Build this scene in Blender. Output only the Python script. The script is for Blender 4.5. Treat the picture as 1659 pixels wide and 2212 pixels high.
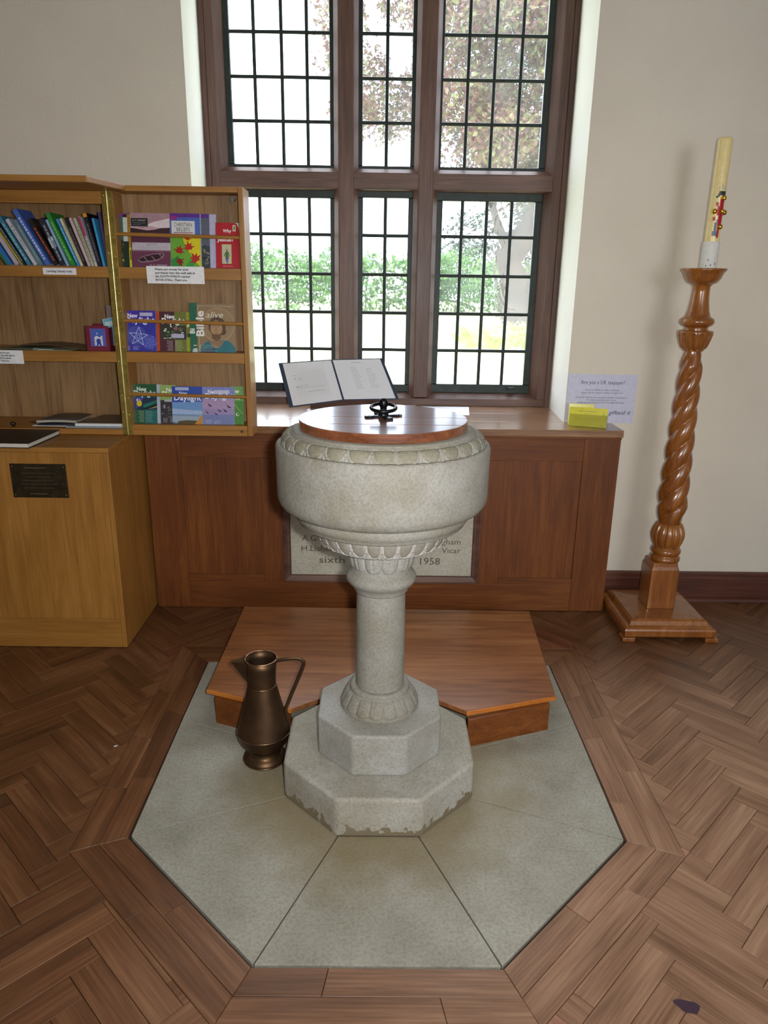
import bpy, bmesh, math, random
from math import sin, cos, pi, radians, sqrt
from mathutils import Vector, Matrix

for o_ in list(bpy.data.objects):
    bpy.data.objects.remove(o_, do_unlink=True)
SC = bpy.context.scene
COL = SC.collection
random.seed(7)

# ---------------------------------------------------------------- camera
W_PX, F_PX = 1659.0, 1580.4
pit, yaw, rol = radians(17.41), radians(.496), radians(.828)
R0 = Vector((cos(yaw), -sin(yaw), 0)); F0 = Vector((sin(yaw), cos(yaw), 0)); Z0 = Vector((0, 0, 1))
FW = F0 * cos(pit) - Z0 * sin(pit); UP = F0 * sin(pit) + Z0 * cos(pit)
CR = R0 * cos(rol) + UP * sin(rol); CU = UP * cos(rol) - R0 * sin(rol)
cam_d = bpy.data.cameras.new('camera'); cam = bpy.data.objects.new('camera', cam_d); COL.objects.link(cam)
CAMLOC = Vector((-.0126, -2.117, 1.6))
cam.matrix_world = Matrix(((CR.x, CU.x, -FW.x, CAMLOC.x), (CR.y, CU.y, -FW.y, CAMLOC.y), (CR.z, CU.z, -FW.z, CAMLOC.z), (0, 0, 0, 1)))
cam_d.sensor_fit = 'HORIZONTAL'; cam_d.sensor_width = 36; cam_d.lens = 36 * F_PX / W_PX
cam_d.clip_start = .02; cam_d.clip_end = 300
SC.camera = cam

# ---------------------------------------------------------------- world, sun, flash, exposure
SKY_STRENGTH = 9.0
SUN_STRENGTH = 9.0
FLASH_W = 26.0
SC.view_settings.view_transform = 'Standard'
SC.view_settings.look = 'None'
SC.view_settings.gamma = 1
SC.view_settings.use_curve_mapping = False
SC.view_settings.exposure = 0.0
wd = bpy.data.worlds.new('world'); SC.world = wd; wd.use_nodes = True
nt = wd.node_tree; bg = nt.nodes['Background']
wn = nt.nodes.new('ShaderNodeTexNoise'); wn.inputs['Scale'].default_value = 2.2; wn.inputs['Detail'].default_value = 5
wr = nt.nodes.new('ShaderNodeValToRGB')
wr.color_ramp.elements[0].position = .38; wr.color_ramp.elements[0].color = (.62, .76, 1, 1)
wr.color_ramp.elements[1].position = .60; wr.color_ramp.elements[1].color = (1, 1, 1, 1)
wt = nt.nodes.new('ShaderNodeTexCoord')
nt.links.new(wt.outputs['Generated'], wn.inputs['Vector']); nt.links.new(wn.outputs['Fac'], wr.inputs['Fac'])
nt.links.new(wr.outputs['Color'], bg.inputs['Color']); bg.inputs['Strength'].default_value = SKY_STRENGTH
SC.cycles.use_denoising = True
SC.cycles.max_bounces = 10; SC.cycles.diffuse_bounces = 6; SC.cycles.transparent_max_bounces = 16
SC.cycles.sample_clamp_indirect = 6
sun_d = bpy.data.lights.new('sun', 'SUN'); sun_d.energy = SUN_STRENGTH; sun_d.angle = radians(1.0); sun_d.color = (1, .95, .86)
sun = bpy.data.objects.new('sun', sun_d); COL.objects.link(sun)
sun.rotation_euler = (radians(32), 0, radians(-28)); sun.location = (2, -4, 12)     # behind the building, high
# the compact camera's own flash, right of the lens
fl_d = bpy.data.lights.new('camera_flash', 'AREA'); fl_d.energy = FLASH_W; fl_d.shape = 'RECTANGLE'; fl_d.size = .05; fl_d.size_y = .035
fl_d.color = (1, .985, .96); fl_d.spread = radians(125)
fl = bpy.data.objects.new('camera_flash', fl_d); COL.objects.link(fl)
fl.matrix_world = cam.matrix_world.copy(); fl.location = CAMLOC + CR * .075 + CU * .02
# light portals in the openings (sampling aids only, they give no light of their own)
def portal(loc, rot, sx, sy):
    d = bpy.data.lights.new('window_portal', 'AREA'); d.shape = 'RECTANGLE'; d.size = sx; d.size_y = sy; d.cycles.is_portal = True
    o = bpy.data.objects.new('window_portal', d); COL.objects.link(o); o.location = loc; o.rotation_euler = rot
portal((.01, 2.12, 2.05), (radians(-90), 0, 0), 1.9, 2.4)
portal((2.3, -5.1, 1.9), (radians(90), 0, 0), 1.6, 2.0)

# ---------------------------------------------------------------- materials
def lin(h):
    if isinstance(h, (tuple, list)): return tuple(h[:3]) + (1,)
    h = h.lstrip('#'); out = []
    for i in (0, 2, 4):
        c = int(h[i:i+2], 16) / 255
        out.append(c / 12.92 if c <= .04045 else ((c + .055) / 1.055) ** 2.4)
    return tuple(out) + (1,)
MC = {}
def newmat(name):
    m = bpy.data.materials.new(name); m.use_nodes = True
    return m, m.node_tree, m.node_tree.nodes['Principled BSDF']
def N(t, typ, **kw):
    n = t.nodes.new(typ)
    for k, v in kw.items():
        if k in n.inputs: n.inputs[k].default_value = v
        else: setattr(n, k, v)
    return n
def ramp(t, fac, stops):
    r = t.nodes.new('ShaderNodeValToRGB'); e = r.color_ramp.elements
    while len(e) < len(stops): e.new(.5)
    for q, (p, c) in zip(e, stops): q.position = p; q.color = lin(c)
    t.links.new(fac, r.inputs['Fac']); return r.outputs['Color']
def bump(t, b, h, strength, dist=.002):
    n = N(t, 'ShaderNodeBump'); n.inputs['Strength'].default_value = strength; n.inputs['Distance'].default_value = dist
    t.links.new(h, n.inputs['Height']); t.links.new(n.outputs['Normal'], b.inputs['Normal'])
def plain(h, rough=.5, metal=0., coat=0., spec=.5):
    k = (h, rough, metal, coat, spec)
    if k in MC: return MC[k]
    m, t, b = newmat('paint_' + str(h).replace('#', ''))
    tc = N(t, 'ShaderNodeTexCoord'); no = N(t, 'ShaderNodeTexNoise', Scale=60., Detail=3.)
    t.links.new(tc.outputs['Object'], no.inputs['Vector'])
    c = lin(h)
    r = ramp(t, no.outputs['Fac'], [(.3, tuple(x * .93 for x in c[:3])), (.7, tuple(min(1, x * 1.05) for x in c[:3]))])
    t.links.new(r, b.inputs['Base Color'])
    b.inputs['Roughness'].default_value = rough; b.inputs['Metallic'].default_value = metal
    b.inputs['Coat Weight'].default_value = coat; b.inputs['Specular IOR Level'].default_value = spec
    MC[k] = m; return m
def wood(name, dark, mid, light, axis='z', rough=.42, coat=.15, island=.25, uv=False, fine=1., flecks=0., gs=1., bstr=.15, con=.2, worn_lit=None):
    m, t, b = newmat(name)
    tc = N(t, 'ShaderNodeTexCoord'); geo = N(t, 'ShaderNodeNewGeometry')
    src = tc.outputs['UV'] if uv else tc.outputs['Object']
    add = N(t, 'ShaderNodeVectorMath', operation='ADD')
    sc_ = N(t, 'ShaderNodeVectorMath', operation='SCALE'); sc_.inputs['Scale'].default_value = 37.
    comb = N(t, 'ShaderNodeCombineXYZ')
    for i in range(3): t.links.new(geo.outputs['Random Per Island'], comb.inputs[i])
    t.links.new(comb.outputs[0], sc_.inputs[0]); t.links.new(src, add.inputs[0]); t.links.new(sc_.outputs[0], add.inputs[1])
    def grain(across, along, detail=4., dist=0.):
        mp = N(t, 'ShaderNodeMapping')
        s = [across] * 3; s['xyz'.index('x' if uv else axis)] = along
        mp.inputs['Scale'].default_value = s
        t.links.new(add.outputs[0], mp.inputs['Vector'])
        n = N(t, 'ShaderNodeTexNoise', Scale=1., Detail=detail, Distortion=dist); t.links.new(mp.outputs[0], n.inputs['Vector'])
        return n.outputs['Fac']
    g1 = grain(22 * gs, 1.6 * gs, 5., 1.2); g2 = grain(190 * fine, 7 * fine, 3.); g3 = grain(5 * gs, 2.2, 2.)
    mx = N(t, 'ShaderNodeMath', operation='MULTIPLY_ADD'); mx.inputs[1].default_value = .55; t.links.new(g1, mx.inputs[0])
    m2 = N(t, 'ShaderNodeMath', operation='MULTIPLY'); m2.inputs[1].default_value = .45; t.links.new(g2, m2.inputs[0]); t.links.new(m2.outputs[0], mx.inputs[2])
    m3 = N(t, 'ShaderNodeMath', operation='MULTIPLY_ADD'); m3.inputs[1].default_value = .35; t.links.new(g3, m3.inputs[0]); t.links.new(mx.outputs[0], m3.inputs[2])
    m4 = N(t, 'ShaderNodeMath', operation='SUBTRACT'); m4.inputs[1].default_value = .175; t.links.new(m3.outputs[0], m4.inputs[0])
    c = ramp(t, m4.outputs[0], [(.5 - con, dark), (.5, mid), (.5 + con, light)])
    if worn_lit:        # worn tone plus light painted in: paler right and near, darker left and far
        cw = ramp(t, m4.outputs[0], [(.5 - con, worn_lit[0]), (.5, worn_lit[1]), (.5 + con, worn_lit[2])])
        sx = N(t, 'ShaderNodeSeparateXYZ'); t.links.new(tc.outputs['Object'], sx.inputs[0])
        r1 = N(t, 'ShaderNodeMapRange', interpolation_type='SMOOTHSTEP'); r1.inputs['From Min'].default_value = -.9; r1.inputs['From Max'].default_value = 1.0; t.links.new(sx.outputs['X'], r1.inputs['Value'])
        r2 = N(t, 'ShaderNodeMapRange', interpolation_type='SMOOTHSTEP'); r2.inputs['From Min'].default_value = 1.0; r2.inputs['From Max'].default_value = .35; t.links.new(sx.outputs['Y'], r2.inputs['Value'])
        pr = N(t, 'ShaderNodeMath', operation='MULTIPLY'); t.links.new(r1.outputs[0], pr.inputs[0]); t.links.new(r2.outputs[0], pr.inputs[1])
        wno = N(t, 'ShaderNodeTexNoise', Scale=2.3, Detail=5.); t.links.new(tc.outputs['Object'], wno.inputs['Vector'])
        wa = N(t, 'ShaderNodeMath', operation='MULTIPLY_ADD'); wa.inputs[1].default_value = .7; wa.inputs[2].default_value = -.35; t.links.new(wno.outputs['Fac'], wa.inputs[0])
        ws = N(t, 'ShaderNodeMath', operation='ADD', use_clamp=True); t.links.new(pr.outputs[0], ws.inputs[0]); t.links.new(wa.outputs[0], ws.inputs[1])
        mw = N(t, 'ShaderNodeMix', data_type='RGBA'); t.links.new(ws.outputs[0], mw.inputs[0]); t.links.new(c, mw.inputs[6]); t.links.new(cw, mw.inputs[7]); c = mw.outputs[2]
    hs = N(t, 'ShaderNodeHueSaturation')
    mr = N(t, 'ShaderNodeMapRange'); mr.inputs['To Min'].default_value = 1 - island; mr.inputs['To Max'].default_value = 1 + island
    t.links.new(geo.outputs['Random Per Island'], mr.inputs['Value']); t.links.new(mr.outputs[0], hs.inputs['Value'])
    wn_ = N(t, 'ShaderNodeTexWhiteNoise'); t.links.new(comb.outputs[0], wn_.inputs['Vector'])
    mh = N(t, 'ShaderNodeMapRange'); mh.inputs['To Min'].default_value = .5 - .03 * island; mh.inputs['To Max'].default_value = .5 + .03 * island
    t.links.new(wn_.outputs['Value'], mh.inputs['Value']); t.links.new(mh.outputs[0], hs.inputs['Hue'])
    t.links.new(c, hs.inputs['Color']); out = hs.outputs['Color']
    if flecks:
        fk = grain(60, 18, 2., 2.); fr = ramp(t, fk, [(.66, '#000000'), (.70, '#ffffff')])
        mixn = N(t, 'ShaderNodeMix', data_type='RGBA'); mf = N(t, 'ShaderNodeMath', operation='MULTIPLY'); mf.inputs[1].default_value = flecks
        t.links.new(fr, mf.inputs[0]); t.links.new(mf.outputs[0], mixn.inputs[0]); t.links.new(out, mixn.inputs[6]); mixn.inputs[7].default_value = lin(light)
        out = mixn.outputs[2]
    t.links.new(out, b.inputs['Base Color'])
    b.inputs['Roughness'].default_value = rough; b.inputs['Coat Weight'].default_value = coat; b.inputs['Coat Roughness'].default_value = .18
    bump(t, b, g2, bstr, .001)
    return m
def stone(name, c0, c1, c2, stain=None, stain_mode=None, scale=1., rough=.78):
    m, t, b = newmat(name)
    tc = N(t, 'ShaderNodeTexCoord')
    n1 = N(t, 'ShaderNodeTexNoise', Scale=5. * scale, Detail=6., Roughness=.6); n2 = N(t, 'ShaderNodeTexNoise', Scale=140. * scale, Detail=4.)
    n3 = N(t, 'ShaderNodeTexNoise', Scale=26. * scale, Detail=5.)
    for n in (n1, n2, n3): t.links.new(tc.outputs['Object'], n.inputs['Vector'])
    c = ramp(t, n1.outputs['Fac'], [(.32, c0), (.5, c1), (.68, c2)])
    sp = ramp(t, n2.outputs['Fac'], [(.30, '#a8a498'), (.60, '#ffffff')])
    mu = N(t, 'ShaderNodeMix', data_type='RGBA', blend_type='MULTIPLY'); mu.inputs[0].default_value = .4
    t.links.new(c, mu.inputs[6]); t.links.new(sp, mu.inputs[7]); out = mu.outputs[2]
    if stain_mode:
        sx = N(t, 'ShaderNodeSeparateXYZ'); t.links.new(tc.outputs['Object'], sx.inputs[0])
        a = N(t, 'ShaderNodeMath', operation='MULTIPLY_ADD')
        if stain_mode == 'foot':        # flaked band along the foot of the plinth
            t.links.new(n3.outputs['Fac'], a.inputs[0]); a.inputs[1].default_value = .17; t.links.new(sx.outputs['Z'], a.inputs[2])
            f = ramp(t, a.outputs[0], [(.114, '#ffffff'), (.117, '#000000')])
        else:                           # brown dirt worn in round the plinth
            ln = N(t, 'ShaderNodeVectorMath', operation='LENGTH'); t.links.new(tc.outputs['Object'], ln.inputs[0])
            t.links.new(n1.outputs['Fac'], a.inputs[0]); a.inputs[1].default_value = .34; t.links.new(ln.outputs['Value'], a.inputs[2])
            f = ramp(t, a.outputs[0], [(.52, '#d0d0d0'), (.74, '#000000')])
        ms = N(t, 'ShaderNodeMix', data_type='RGBA'); t.links.new(f, ms.inputs[0]); t.links.new(out, ms.inputs[6]); ms.inputs[7].default_value = lin(stain)
        out = ms.outputs[2]
    t.links.new(out, b.inputs['Base Color']); b.inputs['Roughness'].default_value = rough
    ad = N(t, 'ShaderNodeMath', operation='ADD'); t.links.new(n2.outputs['Fac'], ad.inputs[0]); t.links.new(n3.outputs['Fac'], ad.inputs[1])
    bump(t, b, ad.outputs[0], .35, .003)
    return m
def plaster(name, a_, b_):
    m, t, b = newmat(name); tc = N(t, 'ShaderNodeTexCoord')
    n1 = N(t, 'ShaderNodeTexNoise', Scale=1.6, Detail=5.); n2 = N(t, 'ShaderNodeTexNoise', Scale=90., Detail=4.)
    for n in (n1, n2): t.links.new(tc.outputs['Object'], n.inputs['Vector'])
    t.links.new(ramp(t, n1.outputs['Fac'], [(.3, a_), (.7, b_)]), b.inputs['Base Color']); b.inputs['Roughness'].default_value = .85
    bump(t, b, n2.outputs['Fac'], .5, .004); return m
def metal(name, c0, c1, rough, scale=30., metallic=1.):
    m, t, b = newmat(name); tc = N(t, 'ShaderNodeTexCoord'); n1 = N(t, 'ShaderNodeTexNoise', Scale=scale, Detail=5.)
    t.links.new(tc.outputs['Object'], n1.inputs['Vector'])
    t.links.new(ramp(t, n1.outputs['Fac'], [(.35, c0), (.65, c1)]), b.inputs['Base Color'])
    b.inputs['Metallic'].default_value = metallic; b.inputs['Roughness'].default_value = rough; return m
def leafmat(name, a_, b_, c_):
    m, t, b = newmat(name); geo = N(t, 'ShaderNodeNewGeometry')
    c = ramp(t, geo.outputs['Random Per Island'], [(.1, a_), (.5, b_), (.9, c_)])
    t.links.new(c, b.inputs['Base Color']); b.inputs['Roughness'].default_value = .5
    tr = N(t, 'ShaderNodeBsdfTranslucent'); t.links.new(c, tr.inputs['Color'])
    mx = N(t, 'ShaderNodeMixShader'); mx.inputs[0].default_value = .4
    t.links.new(b.outputs[0], mx.inputs[1]); t.links.new(tr.outputs[0], mx.inputs[2])
    t.links.new(mx.outputs[0], t.nodes['Material Output'].inputs['Surface']); return m
def glassmat():
    m, t, b = newmat('old_window_glass'); t.nodes.remove(b)
    tc = N(t, 'ShaderNodeTexCoord'); n1 = N(t, 'ShaderNodeTexNoise', Scale=7., Detail=3., Distortion=1.5); t.links.new(tc.outputs['Object'], n1.inputs['Vector'])
    geo = N(t, 'ShaderNodeNewGeometry')
    bp = N(t, 'ShaderNodeBump'); bp.inputs['Strength'].default_value = .6; bp.inputs['Distance'].default_value = .004; t.links.new(n1.outputs['Fac'], bp.inputs['Height'])
    tint = ramp(t, geo.outputs['Random Per Island'], [(.0, '#f6fbf8'), (.6, '#ffffff'), (.82, '#cfe8dc'), (.95, '#e6f5ee')])
    tp = N(t, 'ShaderNodeBsdfTransparent'); t.links.new(tint, tp.inputs['Color'])
    rf = N(t, 'ShaderNodeBsdfRefraction'); rf.inputs['IOR'].default_value = 1.06; rf.inputs['Roughness'].default_value = .02
    t.links.new(bp.outputs[0], rf.inputs['Normal']); t.links.new(tint, rf.inputs['Color'])
    gl = N(t, 'ShaderNodeBsdfGlossy'); gl.inputs['Roughness'].default_value = .03; t.links.new(bp.outputs[0], gl.inputs['Normal'])
    dirt = N(t, 'ShaderNodeBsdfTranslucent'); dirt.inputs['Color'].default_value = (.8, .85, .85, 1)
    n2 = N(t, 'ShaderNodeTexNoise', Scale=3., Detail=6.); t.links.new(tc.outputs['Object'], n2.inputs['Vector'])
    dm = N(t, 'ShaderNodeMapRange'); dm.inputs['From Min'].default_value = .35; dm.inputs['From Max'].default_value = .75; dm.inputs['To Min'].default_value = .02; dm.inputs['To Max'].default_value = .075
    t.links.new(n2.outputs['Fac'], dm.inputs['Value'])
    a = N(t, 'ShaderNodeMixShader'); a.inputs[0].default_value = .45; t.links.new(tp.outputs[0], a.inputs[1]); t.links.new(rf.outputs[0], a.inputs[2])
    b2 = N(t, 'ShaderNodeMixShader'); t.links.new(dm.outputs[0], b2.inputs[0]); t.links.new(a.outputs[0], b2.inputs[1]); t.links.new(dirt.outputs[0], b2.inputs[2])
    fr = N(t, 'ShaderNodeFresnel'); fr.inputs['IOR'].default_value = 1.45
    c = N(t, 'ShaderNodeMixShader'); t.links.new(fr.outputs[0], c.inputs[0]); t.links.new(b2.outputs[0], c.inputs[1]); t.links.new(gl.outputs[0], c.inputs[2])
    t.links.new(c.outputs[0], t.nodes['Material Output'].inputs['Surface']); return m

M_PLASTER = plaster('wall_plaster', '#d1cabb', '#dbd4c6')
M_REVEAL = plaster('reveal_plaster', '#e2e2da', '#e8e8e0')
M_CEIL = plaster('ceiling_plaster', '#dcd8cc', '#e4e0d6')
M_FLOOR = wood('floor_block_wood', '#38200f', '#5e3a20', '#80583a', worn_lit=('#563a24', '#886650', '#ac8b70'), uv=True, rough=.45, coat=.12, island=.42, gs=.55, bstr=.3, con=.26, fine=.8)
M_FLOORBASE = plain('#2a1b12', .8)
M_PANEL = {a: wood('oak_panel_' + a, '#4c270b', '#683813', '#824d1e', axis=a, rough=.5, coat=.03, island=.10, flecks=.10, con=.26) for a in 'xyz'}
for m_ in M_PANEL.values(): m_.node_tree.nodes['Principled BSDF'].inputs['Specular IOR Level'].default_value = .35
M_STEP = wood('oak_step', '#6a4022', '#8c5832', '#a67246', axis='x', rough=.38, coat=.3, island=.05)
M_EDGE = wood('oak_edge', '#a05a20', '#b8702e', '#c88238', axis='x', rough=.35, coat=.3, island=.04)
M_SILL = wood('oak_sill', '#5e3c28', '#86603f', '#9d7853', axis='x', rough=.3, coat=.8, island=.1)
M_FRAME = {a: wood('oak_frame_' + a, '#3e2824', '#5a3e33', '#6e5042', axis=a, rough=.5, coat=.08, island=.06) for a in 'xyz'}
M_LIGHT = {a: wood('light_oak_' + a, '#80541e', '#9c6c2d', '#b28040', axis=a, rough=.45, coat=.1, island=.12, con=.26) for a in 'xyz'}
M_BACK = wood('cupboard_back_oak', '#6e4e2e', '#927048', '#a8865c', axis='z', rough=.55, coat=.05, island=.12, gs=1.2)
M_COVER = wood('oak_cover', '#4b2614', '#6d3c22', '#85502f', axis='x', rough=.3, coat=1., island=.05)
M_COVER.node_tree.nodes['Principled BSDF'].inputs['Coat Roughness'].default_value = .13
M_CANDLEST = wood('polished_oak', '#6a3810', '#8a5220', '#a66c30', axis='z', rough=.28, coat=.6, island=.05)
M_SKIRT = wood('skirting_oak', '#3c1c12', '#532b1c', '#643826', axis='x', rough=.5, coat=.1, island=.05)
M_SLAB = stone('slab_stone', '#88867a', '#97958a', '#a2a198', '#80704a', 'ring', scale=.8)
M_FONT = stone('font_stone', '#7a7666', '#86837a', '#91908a', scale=1.)
M_EGG = stone('carved_egg_stone', '#6e6a58', '#7a7666', '#848072', scale=1.)
M_EGG2 = stone('carved_egg_stone_grey', '#807a6e', '#8c877c', '#989690', scale=1.)
M_RIDGE = stone('rubbed_ridge_stone', '#a09e96', '#acaaa4', '#b8b6b2', scale=1.)
M_PLINTH = stone('plinth_stone', '#8a8880', '#979690', '#a2a3a2', scale=1.)
M_PLINTHLOW = stone('plinth_painted_stone', '#8e8a7c', '#9a978c', '#a8a7a2', '#6e6450', 'foot')
M_TABLET = stone('tablet_stone', '#a29e90', '#b0ac9e', '#b8b4a8')
M_IRON = metal('black_iron', '#0a0c10', '#15171c', .35, metallic=.6)
M_CASE = metal('casement_iron', '#0f1a16', '#1b2a24', .5, metallic=.2)
M_BRASS = metal('brass', '#8c7838', '#a8924a', .42, metallic=.8)
M_KNUCK = metal('bright_brass', '#d8c888', '#f0e4b0', .3, metallic=.9)
M_CHROME = metal('chrome', '#c8ccd2', '#e8ecf0', .15)
M_GOLD = metal('gold_stud', '#c9962a', '#eec050', .18)
M_COPPER = metal('tarnished_copper', '#463426', '#5e4630', .46, scale=12., metallic=.85)
M_COPPERRIM = metal('worn_copper_edge', '#9a7a5c', '#c0a080', .3)
M_BRONZE = metal('dark_bronze', '#2a2216', '#3c3220', .45, metallic=.5)
M_GLASS = glassmat()
M_PAPER = plain('#e4e4e6', .6)
M_WAX = plain('#e6d496', .3, 0, .5)
M_LAWN = leafmat('lawn', '#7fa040', '#9ab850', '#b8cc70')

# ---------------------------------------------------------------- mesh builder
class MB:
    def __init__(s): s.v = []; s.f = []; s.mi = []; s.uv = {}; s.sm = []
    def poly(s, pts, m=0, uv=None, smooth=False):
        b = len(s.v); s.v += [tuple(p) for p in pts]; s.f.append(tuple(range(b, b + len(pts)))); s.mi.append(m); s.sm.append(smooth)
        if uv: s.uv[len(s.f) - 1] = uv
    def raw(s, vs, fs, m=0, smooth=False):
        b = len(s.v); s.v += [tuple(p) for p in vs]
        for f in fs: s.f.append(tuple(i + b for i in f)); s.mi.append(m); s.sm.append(smooth)
    def box(s, x0, x1, y0, y1, z0, z1, m=0):
        vs = [(x, y, z) for z in (z0, z1) for y in (y0, y1) for x in (x0, x1)]
        s.raw(vs, [(0, 2, 3, 1), (4, 5, 7, 6), (0, 1, 5, 4), (2, 6, 7, 3), (0, 4, 6, 2), (1, 3, 7, 5)], m); return s
    def obox(s, c, ax, sz, m=0):
        c = Vector(c); vs = []
        for k in (-1, 1):
            for j in (-1, 1):
                for i in (-1, 1): vs.append(c + Vector(ax[0]) * (i * sz[0] / 2) + Vector(ax[1]) * (j * sz[1] / 2) + Vector(ax[2]) * (k * sz[2] / 2))
        s.raw(vs, [(0, 2, 3, 1), (4, 5, 7, 6), (0, 1, 5, 4), (2, 6, 7, 3), (0, 4, 6, 2), (1, 3, 7, 5)], m); return s
    def prism(s, p2, z0, z1, m=0, plane='xy'):
        def P(a, b, c): return {'xy': (a, b, c), 'xz': (a, c, b), 'yz': (c, a, b)}[plane]
        n = len(p2); vs = [P(a, b, z0) for a, b in p2] + [P(a, b, z1) for a, b in p2]
        s.raw(vs, [tuple(range(n - 1, -1, -1)), tuple(range(n, 2 * n))] + [(i, (i + 1) % n, n + (i + 1) % n, n + i) for i in range(n)], m); return s
    def lathe(s, prof, n=48, c=(0, 0, 0), disp=None, cap=True, m=0, smooth=True, mfun=None):
        vs = []; k = len(prof)
        for j, (r, z) in enumerate(prof):
            for i in range(n):
                th = 2 * pi * i / n; dr, dz = disp(th, j, r, z) if disp else (0, 0)
                vs.append((c[0] + (r + dr) * cos(th), c[1] + (r + dr) * sin(th), c[2] + z + dz))
        fs = [(j * n + i, j * n + (i + 1) % n, (j + 1) * n + (i + 1) % n, (j + 1) * n + i) for j in range(k - 1) for i in range(n)]
        base = len(s.v); s.raw(vs, fs, m, smooth)
        if mfun:
            f0 = len(s.f) - len(fs)
            for q, (j, i) in enumerate((j, i) for j in range(k - 1) for i in range(n)): s.mi[f0 + q] = mfun(2 * pi * (i + .5) / n, j)
        if cap: s.cap(base, n, k, m)
        return s
    def cap(s, base, n, k, m):
        for f in (tuple(base + i for i in range(n - 1, -1, -1)), tuple(base + i for i in range((k - 1) * n, k * n))):
            pts = [s.v[i] for i in f]; b = len(s.v); s.v += pts; s.f.append(tuple(range(b, b + n))); s.mi.append(m); s.sm.append(False)
    def tube(s, path, r, n=10, m=0, flat=1.):
        path = [Vector(p) for p in path]; vs = []; k = len(path)
        for j, p in enumerate(path):
            d = (path[min(j + 1, k - 1)] - path[max(j - 1, 0)]).normalized()
            a = d.cross(Vector((0, 1, 0)));
            if a.length < .1: a = d.cross(Vector((1, 0, 0)))
            a.normalize(); b = d.cross(a); rr = r[j] if isinstance(r, (list, tuple)) else r
            for i in range(n): vs.append(p + a * (rr * cos(2 * pi * i / n)) + b * (rr * flat * sin(2 * pi * i / n)))
        fs = [(j * n + i, j * n + (i + 1) % n, (j + 1) * n + (i + 1) % n, (j + 1) * n + i) for j in range(k - 1) for i in range(n)]
        base = len(s.v); s.raw(vs, fs, m, True); s.cap(base, n, k, m); return s
    def sphere(s, c, r, n=12, m=0, sc=(1, 1, 1)):
        vs = []; fs = []; h = n // 2
        for j in range(1, h):
            for i in range(n):
                a, b = pi * j / h, 2 * pi * i / n
                vs.append((c[0] + r * sc[0] * sin(a) * cos(b), c[1] + r * sc[1] * sin(a) * sin(b), c[2] + r * sc[2] * cos(a)))
        vs += [(c[0], c[1], c[2] + r * sc[2]), (c[0], c[1], c[2] - r * sc[2])]; T = len(vs) - 2
        for j in range(h - 2):
            for i in range(n): fs.append((j * n + i, (j + 1) * n + i, (j + 1) * n + (i + 1) % n, j * n + (i + 1) % n))
        for i in range(n): fs.append((T, i, (i + 1) % n)); fs.append((T + 1, (h - 2) * n + (i + 1) % n, (h - 2) * n + i))
        s.raw(vs, fs, m, True); return s

ORG = {}
def empty(name, loc, label, cat, group=None):
    o = bpy.data.objects.new(name, None); COL.objects.link(o); o.location = loc; o.empty_display_size = .05
    ORG[o.name] = Vector(loc); return tag(o, label, cat, group)
def tag(o, label=None, cat=None, group=None, kind=None):
    if label: o['label'] = label
    if cat: o['category'] = cat
    if group: o['group'] = group
    if kind: o['kind'] = kind
    return o
def obj(name, mb, mats, parent=None, bev=0., loc=None, kind=None, label=None, fixn=True, segs=2):
    org = ORG[parent.name] if parent else Vector(loc or (0, 0, 0))
    me = bpy.data.meshes.new(name); me.from_pydata([tuple(Vector(v) - org) for v in mb.v], [], mb.f)
    if not isinstance(mats, (list, tuple)): mats = [mats]
    for m in mats: me.materials.append(m)
    me.polygons.foreach_set('material_index', mb.mi); me.polygons.foreach_set('use_smooth', mb.sm)
    if mb.uv:
        ul = me.uv_layers.new(name='UVMap')
        for fi, uv in mb.uv.items():
            for k, li in enumerate(me.polygons[fi].loop_indices): ul.data[li].uv = uv[k]
    if fixn:
        bm = bmesh.new(); bm.from_mesh(me); bmesh.ops.recalc_face_normals(bm, faces=bm.faces); bm.to_mesh(me); bm.free()
    me.update()
    o = bpy.data.objects.new(name, me); COL.objects.link(o)
    if parent: o.parent = parent
    else: o.location = org
    ORG[o.name] = org
    if bev:
        md = o.modifiers.new('bevel', 'BEVEL'); md.width = bev; md.segments = segs; md.limit_method = 'ANGLE'; md.angle_limit = radians(40)
    if kind: o['kind'] = kind
    if label: o['label'] = label
    return o
def bx(name, x0, x1, y0, y1, z0, z1, mat, parent=None, bev=.002, **k):
    return obj(name, MB().box(x0, x1, y0, y1, z0, z1), mat, parent, bev, **k)

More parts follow.
